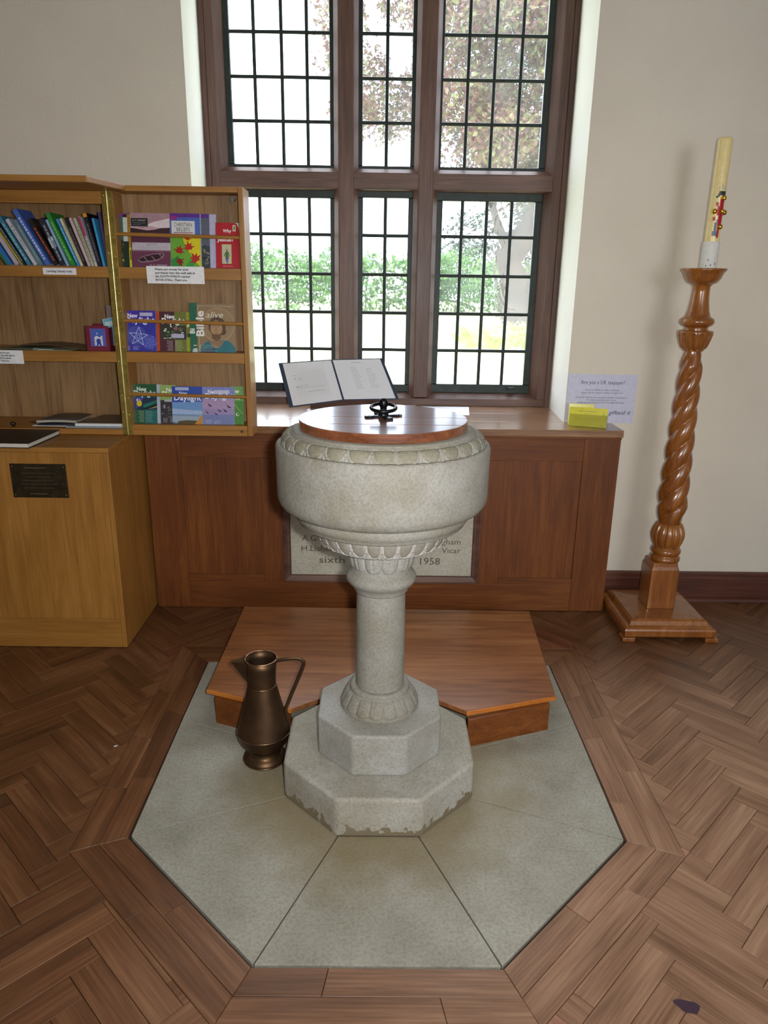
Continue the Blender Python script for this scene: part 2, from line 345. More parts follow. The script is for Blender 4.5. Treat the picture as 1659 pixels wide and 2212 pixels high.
# flat print on a plane: o + u*U + v*V, lifted along N
class Page:
    def __init__(s, o, U, V, lift=.0006):
        s.o = Vector(o); s.U = Vector(U); s.V = Vector(V); s.N = s.U.cross(s.V).normalized(); s.b = MB(); s.m = []; s.l = 0; s.lift = lift
    def mi(s, c, rough=.4):
        m = plain(c, rough, 0, .0, .5)
        if m not in s.m: s.m.append(m)
        return s.m.index(m)
    def P(s, u, v): return s.o + s.U * u + s.V * v + s.N * (s.lift + s.l * .00012)
    def poly(s, pts, c): s.b.poly([s.P(*p) for p in pts], s.mi(c)); s.l += 1; return s
    def rect(s, u0, v0, u1, v1, c): return s.poly([(u0, v0), (u1, v0), (u1, v1), (u0, v1)], c)
    def disc(s, u, v, r, c, n=16, sy=1.): return s.poly([(u + r * cos(2 * pi * i / n), v + r * sy * sin(2 * pi * i / n)) for i in range(n)], c)
    def line(s, u0, v0, u1, v1, w, c):
        d = Vector((u1 - u0, v1 - v0)); n = Vector((-d.y, d.x)).normalized() * w / 2
        return s.poly([(u0 - n.x, v0 - n.y), (u1 - n.x, v1 - n.y), (u1 + n.x, v1 + n.y), (u0 + n.x, v0 + n.y)], c)
    def text(s, u, v, size, body, c, align='LEFT', rot=0., sx=1., shear=0., bold=0., w=None):
        cu = bpy.data.curves.new('t', 'FONT'); cu.body = body; cu.size = size; cu.align_x = align; cu.resolution_u = 2; cu.shear = shear; cu.offset = bold
        ob = bpy.data.objects.new('t', cu); me = bpy.data.meshes.new_from_object(ob)
        if w and len(me.vertices):
            xs = [q.co.x for q in me.vertices]; sx = w / (max(xs) - min(xs))
        i = s.mi(c); cs, sn = cos(rot), sin(rot); vs = []
        for q in me.vertices:
            a, b_ = q.co.x * sx, q.co.y
            vs.append(s.P(u + a * cs - b_ * sn, v + a * sn + b_ * cs))
        s.b.raw(vs, [tuple(p.vertices) for p in me.polygons], i); s.l += 1
        bpy.data.objects.remove(ob); bpy.data.meshes.remove(me); bpy.data.curves.remove(cu); return s
    def lines(s, u0, v0, u1, v1, n, h, c, seed=1, ragged=.35, align='l'):     # rows of print too small to read
        rnd = random.Random(seed)
        for k in range(n):
            v = v1 - (v1 - v0) * (k + .5) / n; ln = (u1 - u0) * (1 - ragged * rnd.random())
            a = u0 if align == 'l' else (u1 - ln if align == 'r' else (u0 + u1 - ln) / 2); e = a + ln
            while a < e - .001:
                wv = min(rnd.uniform(.004, .011), e - a); s.b.poly([s.P(a, v - h / 2), s.P(a + wv, v - h / 2), s.P(a + wv, v + h / 2), s.P(a, v + h / 2)], s.mi(c)); a += wv + .0018
        s.l += 1; return s
    def done(s, name, parent, label=None): return obj(name, s.b, s.m, parent, fixn=False, label=label)

# ================================================================ SETTING
XL, XR, YN, YF, ZC = -3.4, 3.7, -5.2, 1.5, 3.7
base_floor = obj('floor', MB().box(XL, XR, YN, YF + .02, -.06, -.012), M_FLOORBASE, kind='structure')
# ---- window wall with its splayed reveal
OL, OR_, OLb, ORb, ZB, ZT = -.877, .910, -.925, .950, .90, 3.25
wb = MB()
Y1, Y2 = 1.5, 2.14
def ring4(y, l, r, zb, zt): return [(l, y, zb), (r, y, zb), (r, y, zt), (l, y, zt)]
def outer4(y): return [(XL - .1, y, -.06), (XR + .1, y, -.06), (XR + .1, y, ZC), (XL - .1, y, ZC)]
A, Bq = outer4(Y1), ring4(Y1, OL, OR_, ZB, ZT); C_, D_ = ring4(Y2, OLb, ORb, ZB, ZT), outer4(Y2)
for i in range(4):
    j = (i + 1) % 4
    wb.poly([A[i], A[j], Bq[j], Bq[i]]); wb.poly([Bq[i], Bq[j], C_[j], C_[i]], 1); wb.poly([C_[i], C_[j], D_[j], D_[i]]); wb.poly([D_[i], D_[j], A[j], A[i]])
obj('wall_far', wb, [M_PLASTER, M_REVEAL], kind='structure', fixn=False)
bx('wall_left', XL - .2, XL, YN - .2, YF, -.06, ZC, M_PLASTER, kind='structure', bev=0)
bx('wall_right', XR, XR + .2, YN - .2, YF, -.06, ZC, M_PLASTER, kind='structure', bev=0)
wn_b = MB(); xs = [XL, 1.5, 3.1, XR]  # unseen opening in this wall, placed and sized for the daylight it lets in
for i in range(3):
    if i % 2 == 0: wn_b.box(xs[i], xs[i+1], YN - .2, YN, -.06, ZC)
    else: wn_b.box(xs[i], xs[i+1], YN - .2, YN, -.06, .9); wn_b.box(xs[i], xs[i+1], YN - .2, YN, 2.9, ZC)
obj('wall_near', wn_b, M_PLASTER, kind='structure')
bx('ceiling', XL - .2, XR + .2, YN - .2, Y2, ZC, ZC + .15, M_CEIL, kind='structure', bev=0)

# skirting board along the window wall (right of the panelling, and left behind the cabinet)
def skirt(name, x0, x1):
    p = [(1.5, 0), (1.5, .156), (1.482, .156), (1.478, .149), (1.478, .13), (1.474, .124), (1.474, .022), (1.455, .014), (1.452, 0)]
    obj(name, MB().prism(p, x0, x1, plane='yz'), M_SKIRT, kind='structure')
skirt('baseboard_right', 1.152, XR); skirt('baseboard_left', XL, -2.25)

# ---- herringbone block floor
WB_, LP = .0775, .238
w1 = WB_ / sqrt(2); per = 2 * w1
B_OUT = [(-.371, -.895), (.371, -.895), (.905, -.371), (.905, .91), (-.905, .91), (-.905, -.371)]
B_IN = [(-.309, -.743), (.309, -.743), (.752, -.309), (.752, .757), (-.752, .757), (-.752, -.309)]
def clip(poly, a, b, keep_in):
    out = []; n = len(poly)
    def sd(p): return ((b[0]-a[0]) * (p[1]-a[1]) - (b[1]-a[1]) * (p[0]-a[0])) * (1 if keep_in else -1)
    for i in range(n):
        p, q = poly[i], poly[(i+1) % n]; dp, dq = sd(p), sd(q)
        if dp >= 0: out.append(p)
        if dp * dq < 0:
            t = dp / (dp - dq); out.append((p[0] + t * (q[0]-p[0]), p[1] + t * (q[1]-p[1])))
    return out
def area(p): return .5 * abs(sum(p[i][0] * p[(i+1) % len(p)][1] - p[(i+1) % len(p)][0] * p[i][1] for i in range(len(p)))) if len(p) > 2 else 0
def minus(poly, conv):
    inter = poly
    for i in range(len(conv)):
        inter = clip(inter, conv[i], conv[(i+1) % len(conv)], True)
        if area(inter) < 1e-7: return [poly]
    left = area(poly) - area(inter)
    if left < 2e-5: return []
    for i in range(len(conv)):          # one cut is enough for most blocks
        o = clip(poly, conv[i], conv[(i+1) % len(conv)], False)
        if abs(area(o) - left) < 1e-6: return [o]
    res = []; cur = poly
    for i in range(len(conv)):
        a, b = conv[i], conv[(i+1) % len(conv)]
        o = clip(cur, a, b, False)
        if area(o) > 2e-5: res.append(o)
        cur = clip(cur, a, b, True)
        if area(cur) < 1e-7: break
    return res
def inset(poly, d):
    c = Vector((sum(p[0] for p in poly) / len(poly), sum(p[1] for p in poly) / len(poly))); n = len(poly); out = []
    ar = sum(poly[i][0] * poly[(i+1) % n][1] - poly[(i+1) % n][0] * poly[i][1] for i in range(n)); sg = 1 if ar > 0 else -1
    for i in range(n):
        p0, p1, p2 = Vector(poly[i-1]), Vector(poly[i]), Vector(poly[(i+1) % n])
        e1 = (p1 - p0).normalized(); e2 = (p2 - p1).normalized(); n1 = Vector((-e1.y, e1.x)) * sg; n2 = Vector((-e2.y, e2.x)) * sg
        k = n1 + n2; l = max(.3, 1 + n1.dot(n2)); q = p1 + k * (d / l); out.append((q.x, q.y))
    return out
def plank_mb(mb, polys, dirv, org, gap=.0007, th=.014):
    dz = random.uniform(-.0006, .0005); tx = random.uniform(-.004, .004); ty = random.uniform(-.004, .004)
    ou, ov = random.uniform(0, 50), random.uniform(0, 50)
    def Z(p): return dz + tx * (p[0] - org[0]) + ty * (p[1] - org[1]) - .0003
    def UV(p): x, y = p[0] - org[0], p[1] - org[1]; return (ou + x * dirv[0] + y * dirv[1], ov - x * dirv[1] + y * dirv[0])
    for p in polys:
        q = inset(p, gap)
        if area(q) < 1e-5: continue
        ar = sum(q[i][0] * q[(i+1) % len(q)][1] - q[(i+1) % len(q)][0] * q[i][1] for i in range(len(q)))
        if ar < 0: q = q[::-1]
        b = len(mb.v); n = len(q); k = inset(q, .0009)
        top = [(a, c, Z((a, c))) for a, c in k]; mid = [(a, c, Z((a, c)) - .0009) for a, c in q]; bot = [(a, c, -th) for a, c in q]
        mb.v += top + mid + bot
        fs = [tuple(b + i for i in range(n))]
        for L in (0, 1):
            fs += [(b + L*n + i, b + (L+1)*n + i, b + (L+1)*n + (i+1) % n, b + L*n + (i+1) % n) for i in range(n)]
        for f in fs:
            mb.uv[len(mb.f)] = [UV(mb.v[i]) for i in f]; mb.f.append(f); mb.mi.append(0); mb.sm.append(False)
s2 = 1 / sqrt(2)
blocks = []
ST = [(-2.1, -1.2)]
for st in range(-16, 11):
    down = (st % 2 == 0)
    x0 = 1.163 + st * LP
    ph = .546 + (0 if down else -LP)
    for k in range(-40, 30):
        y0 = ph + k * per
        if down: c = [(x0, y0), (x0 + LP, y0 - LP), (x0 + LP + w1, y0 - LP + w1), (x0 + w1, y0 + w1)]; d = (s2, -s2)
        else: c = [(x0, y0), (x0 + w1, y0 - w1), (x0 + w1 + LP, y0 - w1 + LP), (x0 + LP, y0 + LP)]; d = (s2, s2)
        ctr = (sum(p[0] for p in c) / 4, sum(p[1] for p in c) / 4)
        if ctr[1] > 1.62 or ctr[1] < -1.75 or abs(ctr[0]) > 2.7: continue
        # keep inside the wall line
        pl = clip(c, (-5, 1.5), (5, 1.5), False)
        if area(pl) < 1e-5: continue
        pcs = minus(pl, B_OUT)
        if not pcs: continue
        blocks.append((pcs, d, ctr))
def seen(c):
    d = Vector((c[0], c[1], 0)) - CAMLOC; fw = d.dot(FW)
    if fw < .1: return None
    u = W_PX / 2 + F_PX * d.dot(CR) / fw; v = 1106 - F_PX * d.dot(CU) / fw
    return (u, v, fw)
cand = []; rest = []
for b_ in blocks:
    s_ = seen(b_[2]); ar = sum(area(p) for p in b_[0])
    if s_ and -90 < s_[0] < 1750 and s_[1] < 2330: cand.append((-ar / s_[2] ** 3, b_))
    else: rest.append(b_)
cand.sort(key=lambda t_: t_[0])
for i, (q_, b_) in enumerate(cand):
    if i < 262:
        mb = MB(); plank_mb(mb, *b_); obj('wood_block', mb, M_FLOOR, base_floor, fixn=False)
    else: rest.append(b_)
mb = MB()
for b_ in rest: plank_mb(mb, *b_)
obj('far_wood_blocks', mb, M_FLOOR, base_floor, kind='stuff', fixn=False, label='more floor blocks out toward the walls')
# beyond the modelled herringbone: plain boards of the same wood out to the walls
mb = MB()
def fillb(x0, x1, y0, y1):
    y = y0
    while y < y1 - .01:
        x = x0
        while x < x1 - .01:
            xe = min(x + .34, x1); ye = min(y + .0775, y1)
            plank_mb(mb, [[(x, y), (xe, y), (xe, ye), (x, ye)]], (1, 0), (x, y)); x = xe
        y = ye
fillb(XL, -2.85, YN, YF); fillb(2.85, XR, YN, YF); fillb(-2.85, 2.85, YN, -1.95)
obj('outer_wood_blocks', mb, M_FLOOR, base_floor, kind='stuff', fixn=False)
# two rows of border blocks round the slabs
def lerp(a, b, t): return (a[0] + (b[0]-a[0]) * t, a[1] + (b[1]-a[1]) * t)
B_MID = [lerp(B_IN[i], B_OUT[i], .5) for i in range(6)]
for row, (I_, O_) in enumerate(((B_IN, B_MID), (B_MID, B_OUT))):
    for e in range(6):
        a0, a1, b0, b1 = I_[e], I_[(e+1) % 6], O_[e], O_[(e+1) % 6]
        L_ = math.dist(b0, b1); n_ = max(1, round(L_ / .33)); d = ((b1[0]-b0[0]) / L_, (b1[1]-b0[1]) / L_)
        cuts = [0] + sorted(min(.96, max(.04, (k + random.uniform(-.3, .3) + (.2 if row else -.15)) / n_)) for k in range(1, n_)) + [1]
        for k in range(len(cuts) - 1):
            t0, t1 = cuts[k], cuts[k+1]
            q = [lerp(a0, a1, t0), lerp(b0, b1, t0), lerp(b0, b1, t1), lerp(a0, a1, t1)]
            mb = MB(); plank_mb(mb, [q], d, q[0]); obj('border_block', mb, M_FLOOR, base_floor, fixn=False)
# small marks lying on the floor
mb = MB(); mb.poly([(.722 + .026 * cos(a) * (1 + .25 * sin(3 * a)) , -.839 + .020 * sin(a) * (1 + .2 * cos(2 * a)) - .006 * cos(a), .0008) for a in [i * pi / 10 for i in range(20)]])
obj('ink_stain', mb, plain('#3a2438', .5), base_floor, label='dark purple stain')
mb = MB().obox((-.943, .139, .0016), ((.9, .43, 0), (-.43, .9, 0), (0, 0, 1)), (.012, .005, .002)); obj('paper_scrap', mb, M_PAPER, base_floor, .0005, label='tiny white paper scrap')

# ---- stone paving slabs round the font
pav = empty('stone_paving', (0, 0, 0), 'pale grey stone paving of wedge slabs ringed by wood blocks around the font', 'paving')
def slab(pts, nm='slab'): obj(nm, MB().prism(inset(pts, .0020), -.03, .001), M_SLAB, pav, .0012)
a2, b2, a3, b3 = .122, .297, .0818, .1975
obj('mortar_bed', MB().prism(inset([(-.306, -.739), (.306, -.739), (.745, -.306), (.75, .755), (-.75, .755), (-.745, -.306)], .006), -.032, -.0035), plain('#4c4434', .95), pav)
slab([(-.306, -.739), (.306, -.739), (a2, -b2), (-a2, -b2)]); slab([(.306, -.739), (.745, -.306), (b2, -a2), (a2, -b2)])
slab([(-.745, -.306), (-.306, -.739), (-a2, -b2), (-b2, -a2)]); slab([(.745, -.306), (.75, .309), (b2, a2), (b2, -a2)])
slab([(-.75, .309), (-.745, -.306), (-b2, -a2), (-b2, a2)])
slab([(.75, .309), (.75, .755), (0, .755), (0, b2), (a2, b2), (b2, a2)]); slab([(-.75, .309), (-b2, a2), (-a2, b2), (0, b2), (0, .755), (-.75, .755)])

# ================================================================ FONT
font = empty('baptismal_font', (0, 0, 0), 'carved pale stone baptismal font with round bowl on a column and octagonal steps', 'font')
a2, b2 = .1266, .3057
def octo(a, b): return [(-a, -b), (a, -b), (b, -a), (b, a), (a, b), (-a, b), (-b, a), (-b, -a)]
obj('lower_step', MB().prism(octo(a2, b2), .0014, .1386), M_PLINTHLOW, font, .012, segs=4, label='broad octagonal step flaking along its foot')
obj('upper_step', MB().prism(octo(a3, b3), .1386, .281), M_PLINTH, font, .008, segs=3)
def cell(th, n, off=0.): u = (th / (2 * pi) * n + off) % 1.0; return u - .5
K = 15
def tongue_disp(n, amp, k0, k1, off=0., crease=0.):
    def f(th, j, r, z):
        if j < k0 or j > k1: return (0, 0)
        t = (j - k0) / (k1 - k0); u = abs(cell(th, n, off))
        lim = .47 if t > .3 else .47 * sqrt(max(0, 1 - ((.3 - t) / .3) ** 2))
        h = amp * sqrt(max(0, 1 - (u / max(lim, 1e-4)) ** 2)) ** .6 if u < lim else 0
        if crease and u < .05 and .1 < t < .85: h -= crease
        h *= min(1, (1 - t) * 8 + .25)
        return (h, 0)
    return f
bp = [(.127, .281), (.1275, .287)] + [(.124 - .024 * (i / K) ** 1.4, .289 + .049 * (i / K)) for i in range(K + 1)] + [(.097, .3395), (.0975, .345), (.096, .352), (.0925, .356), (.087, .358), (.083, .3575)]
obj('column_base', MB().lathe(bp, 17 * 16, disp=tongue_disp(17, .0055, 2, K + 2), smooth=True), M_FONT, font)
obj('column_shaft', MB().lathe([(.080, .352), (.0785, .36), (.0782, .44), (.0772, .60), (.0765, .672), (.0765, .69)], 64), M_FONT, font)
cr = [(.0765, .684), (.083, .686), (.085, .692), (.086, .698), (.092, .703)] + [(.092 + .0175 * sin(pi * i / 10), .704 + .052 * i / 10) for i in range(11)] + [(.092, .76), (.086, .764)]
obj('collar', MB().lathe(cr, 72), M_FONT, font)
cp = [(.086, .760), (.088, .764)] + [(.088 + .013 * sin(pi * .62 * i / K), .766 + .083 * i / K) for i in range(K + 1)] + [(.099, .851)]
obj('fluted_cup', MB().lathe(cp, 12 * 24, disp=tongue_disp(12, .0075, 2, K + 2, crease=.002)), M_PLINTH, font)
def egg_disp(n, amp, k0, k1, up, nr=(.7, .7), off=0.):
    def f(th, j, r, z):
        if j < k0 or j > k1: return (0, 0)
        t = (j - k0) / (k1 - k0)
        if not up: t = 1 - t
        t = t if up else 1 - t
        u = cell(th, n, off); tt = t
        e = sqrt((u / .425) ** 2 + ((tt - .62) / .59) ** 2) if tt < .62 else abs(u) / .425
        if e < .90: h = amp * sqrt(max(0, 1 - (e / .90) ** 2)) ** .7 * .7
        elif e < 1.0: h = -.25 * amp
        elif e < 1.13: h = amp * .75
        else: h = (amp * .55 if abs(u) > .475 else -.3 * amp)
        h *= min(1, (1 - t) * 6 + .15) * min(1, t * 10 + .2)
        return (h * nr[0], h * nr[1])
    return f
def egg_m(n, k0, k1, off=0.):
    def f(th, j):
        if j < k0 or j > k1: return 0
        tt = (j + .5 - k0) / (k1 - k0); u = cell(th, n, off)
        e = sqrt((u / .425) ** 2 + ((tt - .62) / .59) ** 2) if tt < .62 else abs(u) / .425
        return 1 if e < .93 else 0
    return f
KE = 22
ue = [(.10, .846), (.176, .848), (.182, .851)] + [(.183 + .028 * (i / KE) ** .8, .853 + .054 * (i / KE)) for i in range(KE + 1)] + [(.212, .909), (.212, .914)]
obj('lower_egg_band', MB().lathe(ue, 28 * 24, disp=egg_disp(28, .007, 3, KE + 3, True, (.85, -.4)), mfun=egg_m(28, 3, KE + 3)), [M_RIDGE, M_EGG2], font)
bowl = [(.15, .905), (.214, .908), (.245, .914), (.250, .917), (.250, .923), (.257, .929), (.2625, .939), (.2635, .949), (.260, .958), (.2575, .9635), (.286, .9655), (.2985, .9705),
        (.3075, .982), (.3128, .997), (.3135, 1.02), (.314, 1.08), (.314, 1.146), (.3125, 1.153), (.309, 1.1565), (.302, 1.158), (.298, 1.153)]
rng = random.Random(3)
def chip(th, j, r, z):
    if j in (17, 18, 19): return (-.0022 * max(0, sin(th * 31 + 2 * sin(th * 13))) ** 6 - .001 * rng.random(), -.0015 * max(0, sin(th * 47 + j)) ** 4)
    if j in (11, 12): return (-.0018 * rng.random(), 0)
    return (.0006 * sin(th * 9 + z * 30), 0)
obj('bowl', MB().lathe(bowl, 300, disp=chip, cap=False), M_FONT, font)
te = [(.298, 1.150)] + [(.299 - .027 * (i / KE) ** 1.5, 1.152 + .032 * sin(pi / 2 * i / KE)) for i in range(KE + 1)] + [(.270, 1.186), (.268, 1.190), (.2645, 1.190), (.2635, 1.1945), (.258, 1.1965), (.10, 1.1965)]
obj('upper_egg_band', MB().lathe(te, 28 * 24, disp=egg_disp(28, .0065, 1, KE + 1, True, (.55, .8), .5), mfun=egg_m(28, 1, KE + 1, .5)), [M_FONT, M_EGG], font)

# ---- wooden lid with iron ring
lid = empty('font_cover', (0, 0, 1.197), 'round polished oak cover with iron ring handle on top of the font', 'cover')
cuts = [-.3, -.105, .012, .3]
circ = [(.2455 * cos(2 * pi * i / 120), .2455 * sin(2 * pi * i / 120)) for i in range(120)]
for i in range(3):
    p = clip(circ, (-1, cuts[i] + .0003), (1, cuts[i] + .0003), True); p = clip(p, (-1, cuts[i+1] - .0003), (1, cuts[i+1] - .0003), False)
    obj('plank', MB().prism(p, 1.197, 1.224), M_COVER, lid, .003)
cb = MB()
for k in range(4):
    a = radians(20 + 90 * k); U = Vector((cos(a), sin(a), 0)); V = Vector((-sin(a), cos(a), 0)); c = Vector((0, .016, 1.2265))
    def pt(x, y, z): return c + U * x + V * y + Z0 * z
    prof = [(0, .008), (.032, .006), (.040, .011), (.047, .007), (.056, .010), (.056, -.010), (.047, -.007), (.040, -.011), (.032, -.006), (0, -.008)]
    vs = [pt(x, y, -.0025) for x, y in prof] + [pt(x, y, .003) for x, y in prof]; n = len(prof)
    cb.raw(vs, [tuple(range(n-1, -1, -1)), tuple(range(n, 2*n))] + [(i, (i+1) % n, n + (i+1) % n, n + i) for i in range(n)])
obj('cross_plate', cb, M_IRON, lid, .001)
obj('post', MB().lathe([(.016, 1.228), (.015, 1.236), (.010, 1.242), (.010, 1.252), (.013, 1.256), (.013, 1.270), (.009, 1.277), (.003, 1.279)], 20, c=(0, .016, 0)), M_IRON, lid)
rp = [(.036 * cos(2 * pi * i / 40), .016 - .006 + .036 * sin(2 * pi * i / 40), 1.252 + .006 * sin(2 * pi * i / 40)) for i in range(41)]
obj('ring_handle', MB().tube(rp, .0056, 10), M_IRON, lid)
# ================================================================ KNEELING STEP
step = empty('wooden_step', (0, .6, 0), 'low brown oak platform fitted behind the font in front of the panelling', 'step')
tp = [(-.640, 1.053), (-.649, .317), (-.315, .187), (-.1335, .312), (.1335, .312), (.315, .182), (.662, .292), (.706, 1.035)]
obj('tread', MB().prism(tp, .112, .131), M_STEP, step, .003)
obj('side_board', MB().prism([(-.615, 1.03), (-.614, .289 + .03), (-.596, .312 + .02), (-.597, 1.03)], .002, .112), M_PANEL['y'], step)
obj('side_board', MB().prism([(.672, 1.01), (.636, .285), (.618, .29), (.654, 1.01)], .002, .112), M_PANEL['y'], step)
obj('back_board', MB().prism([(-.597, 1.03), (-.597, 1.01), (.654, .99), (.654, 1.01)], .002, .112), M_PANEL['x'], step)
obj('riser', MB().prism([(-.614, .289), (-.318, .172), (-.318, .194), (-.610, .312)], .002, .1118), M_PANEL['x'], step)
obj('riser', MB().prism([(.318, .150), (.636, .264), (.632, .287), (.318, .174)], .002, .1118), M_PANEL['x'], step)
def edge(p, q, nm='nosing'):
    p, q = Vector(p), Vector(q); d = (q - p).normalized(); n = Vector((d.y, -d.x))
    obj(nm, MB().prism([tuple(p), tuple(q), tuple(q + n * .004), tuple(p + n * .004)], .1125, .1295), M_EDGE, step, .001, label='lighter front edge strip')
edge((-.649, .317), (-.315, .187)); edge((.315, .182), (.662, .292))

# ================================================================ WINDOW SEAT PANELLING
pan = empty('wall_panelling', (0, 1.4, 0), 'reddish oak panelled casing under the window behind the font', 'panelling')
PY = 1.314
def pb(nm, x0, x1, z0, z1, ax, y0=PY, y1=PY + .022, bev=.0015, **k): return bx(nm, x0, x1, y0, y1, z0, z1, M_PANEL[ax], pan, bev, **k)
pb('stile', -1.128, -.962, .004, .91, 'z'); pb('stile', .972, 1.145, .004, .91, 'z')
pb('rail', -.9615, .9715, .004, .148, 'x'); pb('rail', -.9615, .9715, .79, .91, 'x')
pb('rail', -.9615, -.5815, .1485, .184, 'x'); pb('rail', .5965, .9715, .1485, .180, 'x')
pb('stile', -.581, -.483, .1485, .7895, 'z'); pb('stile', .498, .596, .1485, .7895, 'z')
pb('panel', -.970, -.575, .18, .80, 'z', PY + .009, PY + .021, .001); pb('panel', .590, .980, .175, .80, 'z', PY + .009, PY + .021, .001)
bx('end_board', 1.123, 1.1452, PY + .0225, 1.452, .004, .91, M_PANEL['z'], pan)
bx('end_board', -1.128, -1.106, PY + .0225, 1.452, .004, .91, M_PANEL['z'], pan)
bx('core_board', -1.10, 1.12, PY + .023, PY + .035, .004, .91, M_PANEL['x'], pan, 0)
mo = MB(); fx0, fx1, fz0, fz1 = -.482, .497, .149, .789
mp = [(0, -.006), (.006, -.008), (.010, -.004), (.016, .000), (.022, .004), (.030, .006), (.036, .012), (.036, .02), (0, .02)]
ringv = []
for (ix, sy) in enumerate(((fx0, fz0, 1, 1), (fx1, fz0, -1, 1), (fx1, fz1, -1, -1), (fx0, fz1, 1, -1))):
    ringv.append([(sy[0] + sy[2] * d, PY + h, sy[1] + sy[3] * d) for d, h in mp])
vs = [p for r_ in ringv for p in r_]; n = len(mp)
mo.raw(vs, [(k*n+i, k*n+(i+1) % n, ((k+1) % 4)*n+(i+1) % n, ((k+1) % 4)*n+i) for k in range(4) for i in range(n)])
obj('tablet_moulding', mo, M_FRAME['x'], pan)
tab = tag(bx('stone_tablet', fx0 + .036, fx1 - .036, PY + .010, PY + .0225, fz0 + .036, fz1 - .036, M_TABLET, bev=.002, loc=(0, PY, .185)), 'cream inscribed foundation stone tablet set in panelling behind the font', 'tablet')
pg = Page((0, PY + .0098, 0), (1, 0, 0), (0, 0, 1), .0003); ink = '#4c4434'
for a_ in ((-.390, .3665, .042, 'A.G.', ink, 'LEFT', 0., 1., 0., 0., .083), (-.397, .312, .042, 'H.Lisher', ink, 'LEFT', 0., 1., 0., 0., .160), (-.308, .249, .052, 'sixth', ink, 'LEFT', 0., 1., 0., 0., .128),
           (.191, .246, .052, '1958', ink, 'LEFT', 0., 1., 0., 0., .100), (.404, .355, .040, 'gham', ink, 'RIGHT', 0., 1.12), (.404, .309, .040, 'Vicar', ink, 'RIGHT', 0., 1.15)):
    pg = Page((0, PY + .0098, 0), (1, 0, 0), (0, 0, 1), .0003); pg.text(*a_); pg.done('lettering', tab)
# seat / sill top boards
sill = empty('window_sill', (0, 1.6, .912), 'wide polished oak sill shelf above the panelling below the window', 'sill')
ys = [1.298, 1.4995]
bx('board', -1.142, 1.149, 1.298, 1.4985, .912, .946, M_SILL, sill, .0025)
def silb(y0, y1):
    l = lambda y: OL + (OLb - OL) * (y - 1.5) / .64 + .001; r = lambda y: OR_ + (ORb - OR_) * (y - 1.5) / .64 - .001
    obj('board', MB().prism([(l(y0), y0), (r(y0), y0), (r(y1), y1), (l(y1), y1)], .912, .946), M_SILL, sill, .0012)
silb(1.5005, 1.7395); silb(1.7405, 1.985)
bx('front_bead', -1.135, 1.145, 1.306, 1.3145, .9, .9118, M_PANEL['x'], sill, .002)

# ================================================================ WINDOW
WY = 1.97
def fr(nm, p2, z0, z1, ax='z', plane='xy', par=None, bev=.002): return obj(nm, MB().prism(p2, z0, z1, plane=plane), M_FRAME[ax], par, bev)
wfr = obj('window_1', MB().box(-.912, -.884, WY - .006, WY + .10, .947, 3.22), M_FRAME['z'], kind='structure', bev=.003)
ORG[wfr.name] = Vector((0, 0, 0))
tag(wfr, 'dark oak mullioned frame of the leaded window')
fr('trim_strip', [(.910, WY - .006), (.938, WY - .006), (.938, WY + .10), (.910, WY + .10)], .947, 3.22, par=wfr)
fr('jamb', [(-.884, WY), (-.842, WY), (-.802, WY + .045), (-.802, WY + .10), (-.884, WY + .10)], .947, 3.22, par=wfr)
fr('jamb', [(.910, WY), (.868, WY), (.828, WY + .045), (.828, WY + .10), (.910, WY + .10)], .947, 3.22, par=wfr)
for mx_ in (-.197, .214):
    fr('mullion', [(mx_ - .037, WY), (mx_ + .037, WY), (mx_ + .062, WY + .03), (mx_ + .062, WY + .10), (mx_ - .062, WY + .10), (mx_ - .062, WY + .03)], .99, 3.14, par=wfr, bev=.004)
spans = [(-.845, -.230), (-.163, .180), (.248, .872)]
zt_ = lambda z0, z1: [(WY + .004, z0), (WY + .004, z1), (WY + .035, z1 + .022), (WY + .10, z1 + .022), (WY + .10, z0 - .01), (WY + .02, z0 - .004)]
for x0, x1 in spans:
    obj('transom', MB().prism(zt_(2.058, 2.135), x0, x1, plane='yz'), M_FRAME['x'], wfr, .003)
obj('sill_rail', MB().prism([(WY - .004, .947), (WY - .004, .985), (WY + .012, .992), (WY + .045, 1.012), (WY + .10, 1.016), (WY + .10, .947)], -.884, .910, plane='yz'), M_FRAME['x'], wfr, .003)
obj('head_rail', MB().prism([(WY, 3.22), (WY, 3.14), (WY + .04, 3.11), (WY + .10, 3.11), (WY + .10, 3.22)], -.884, .910, plane='yz'), M_FRAME['x'], wfr, .003)
GY = 2.035
cn = [2]
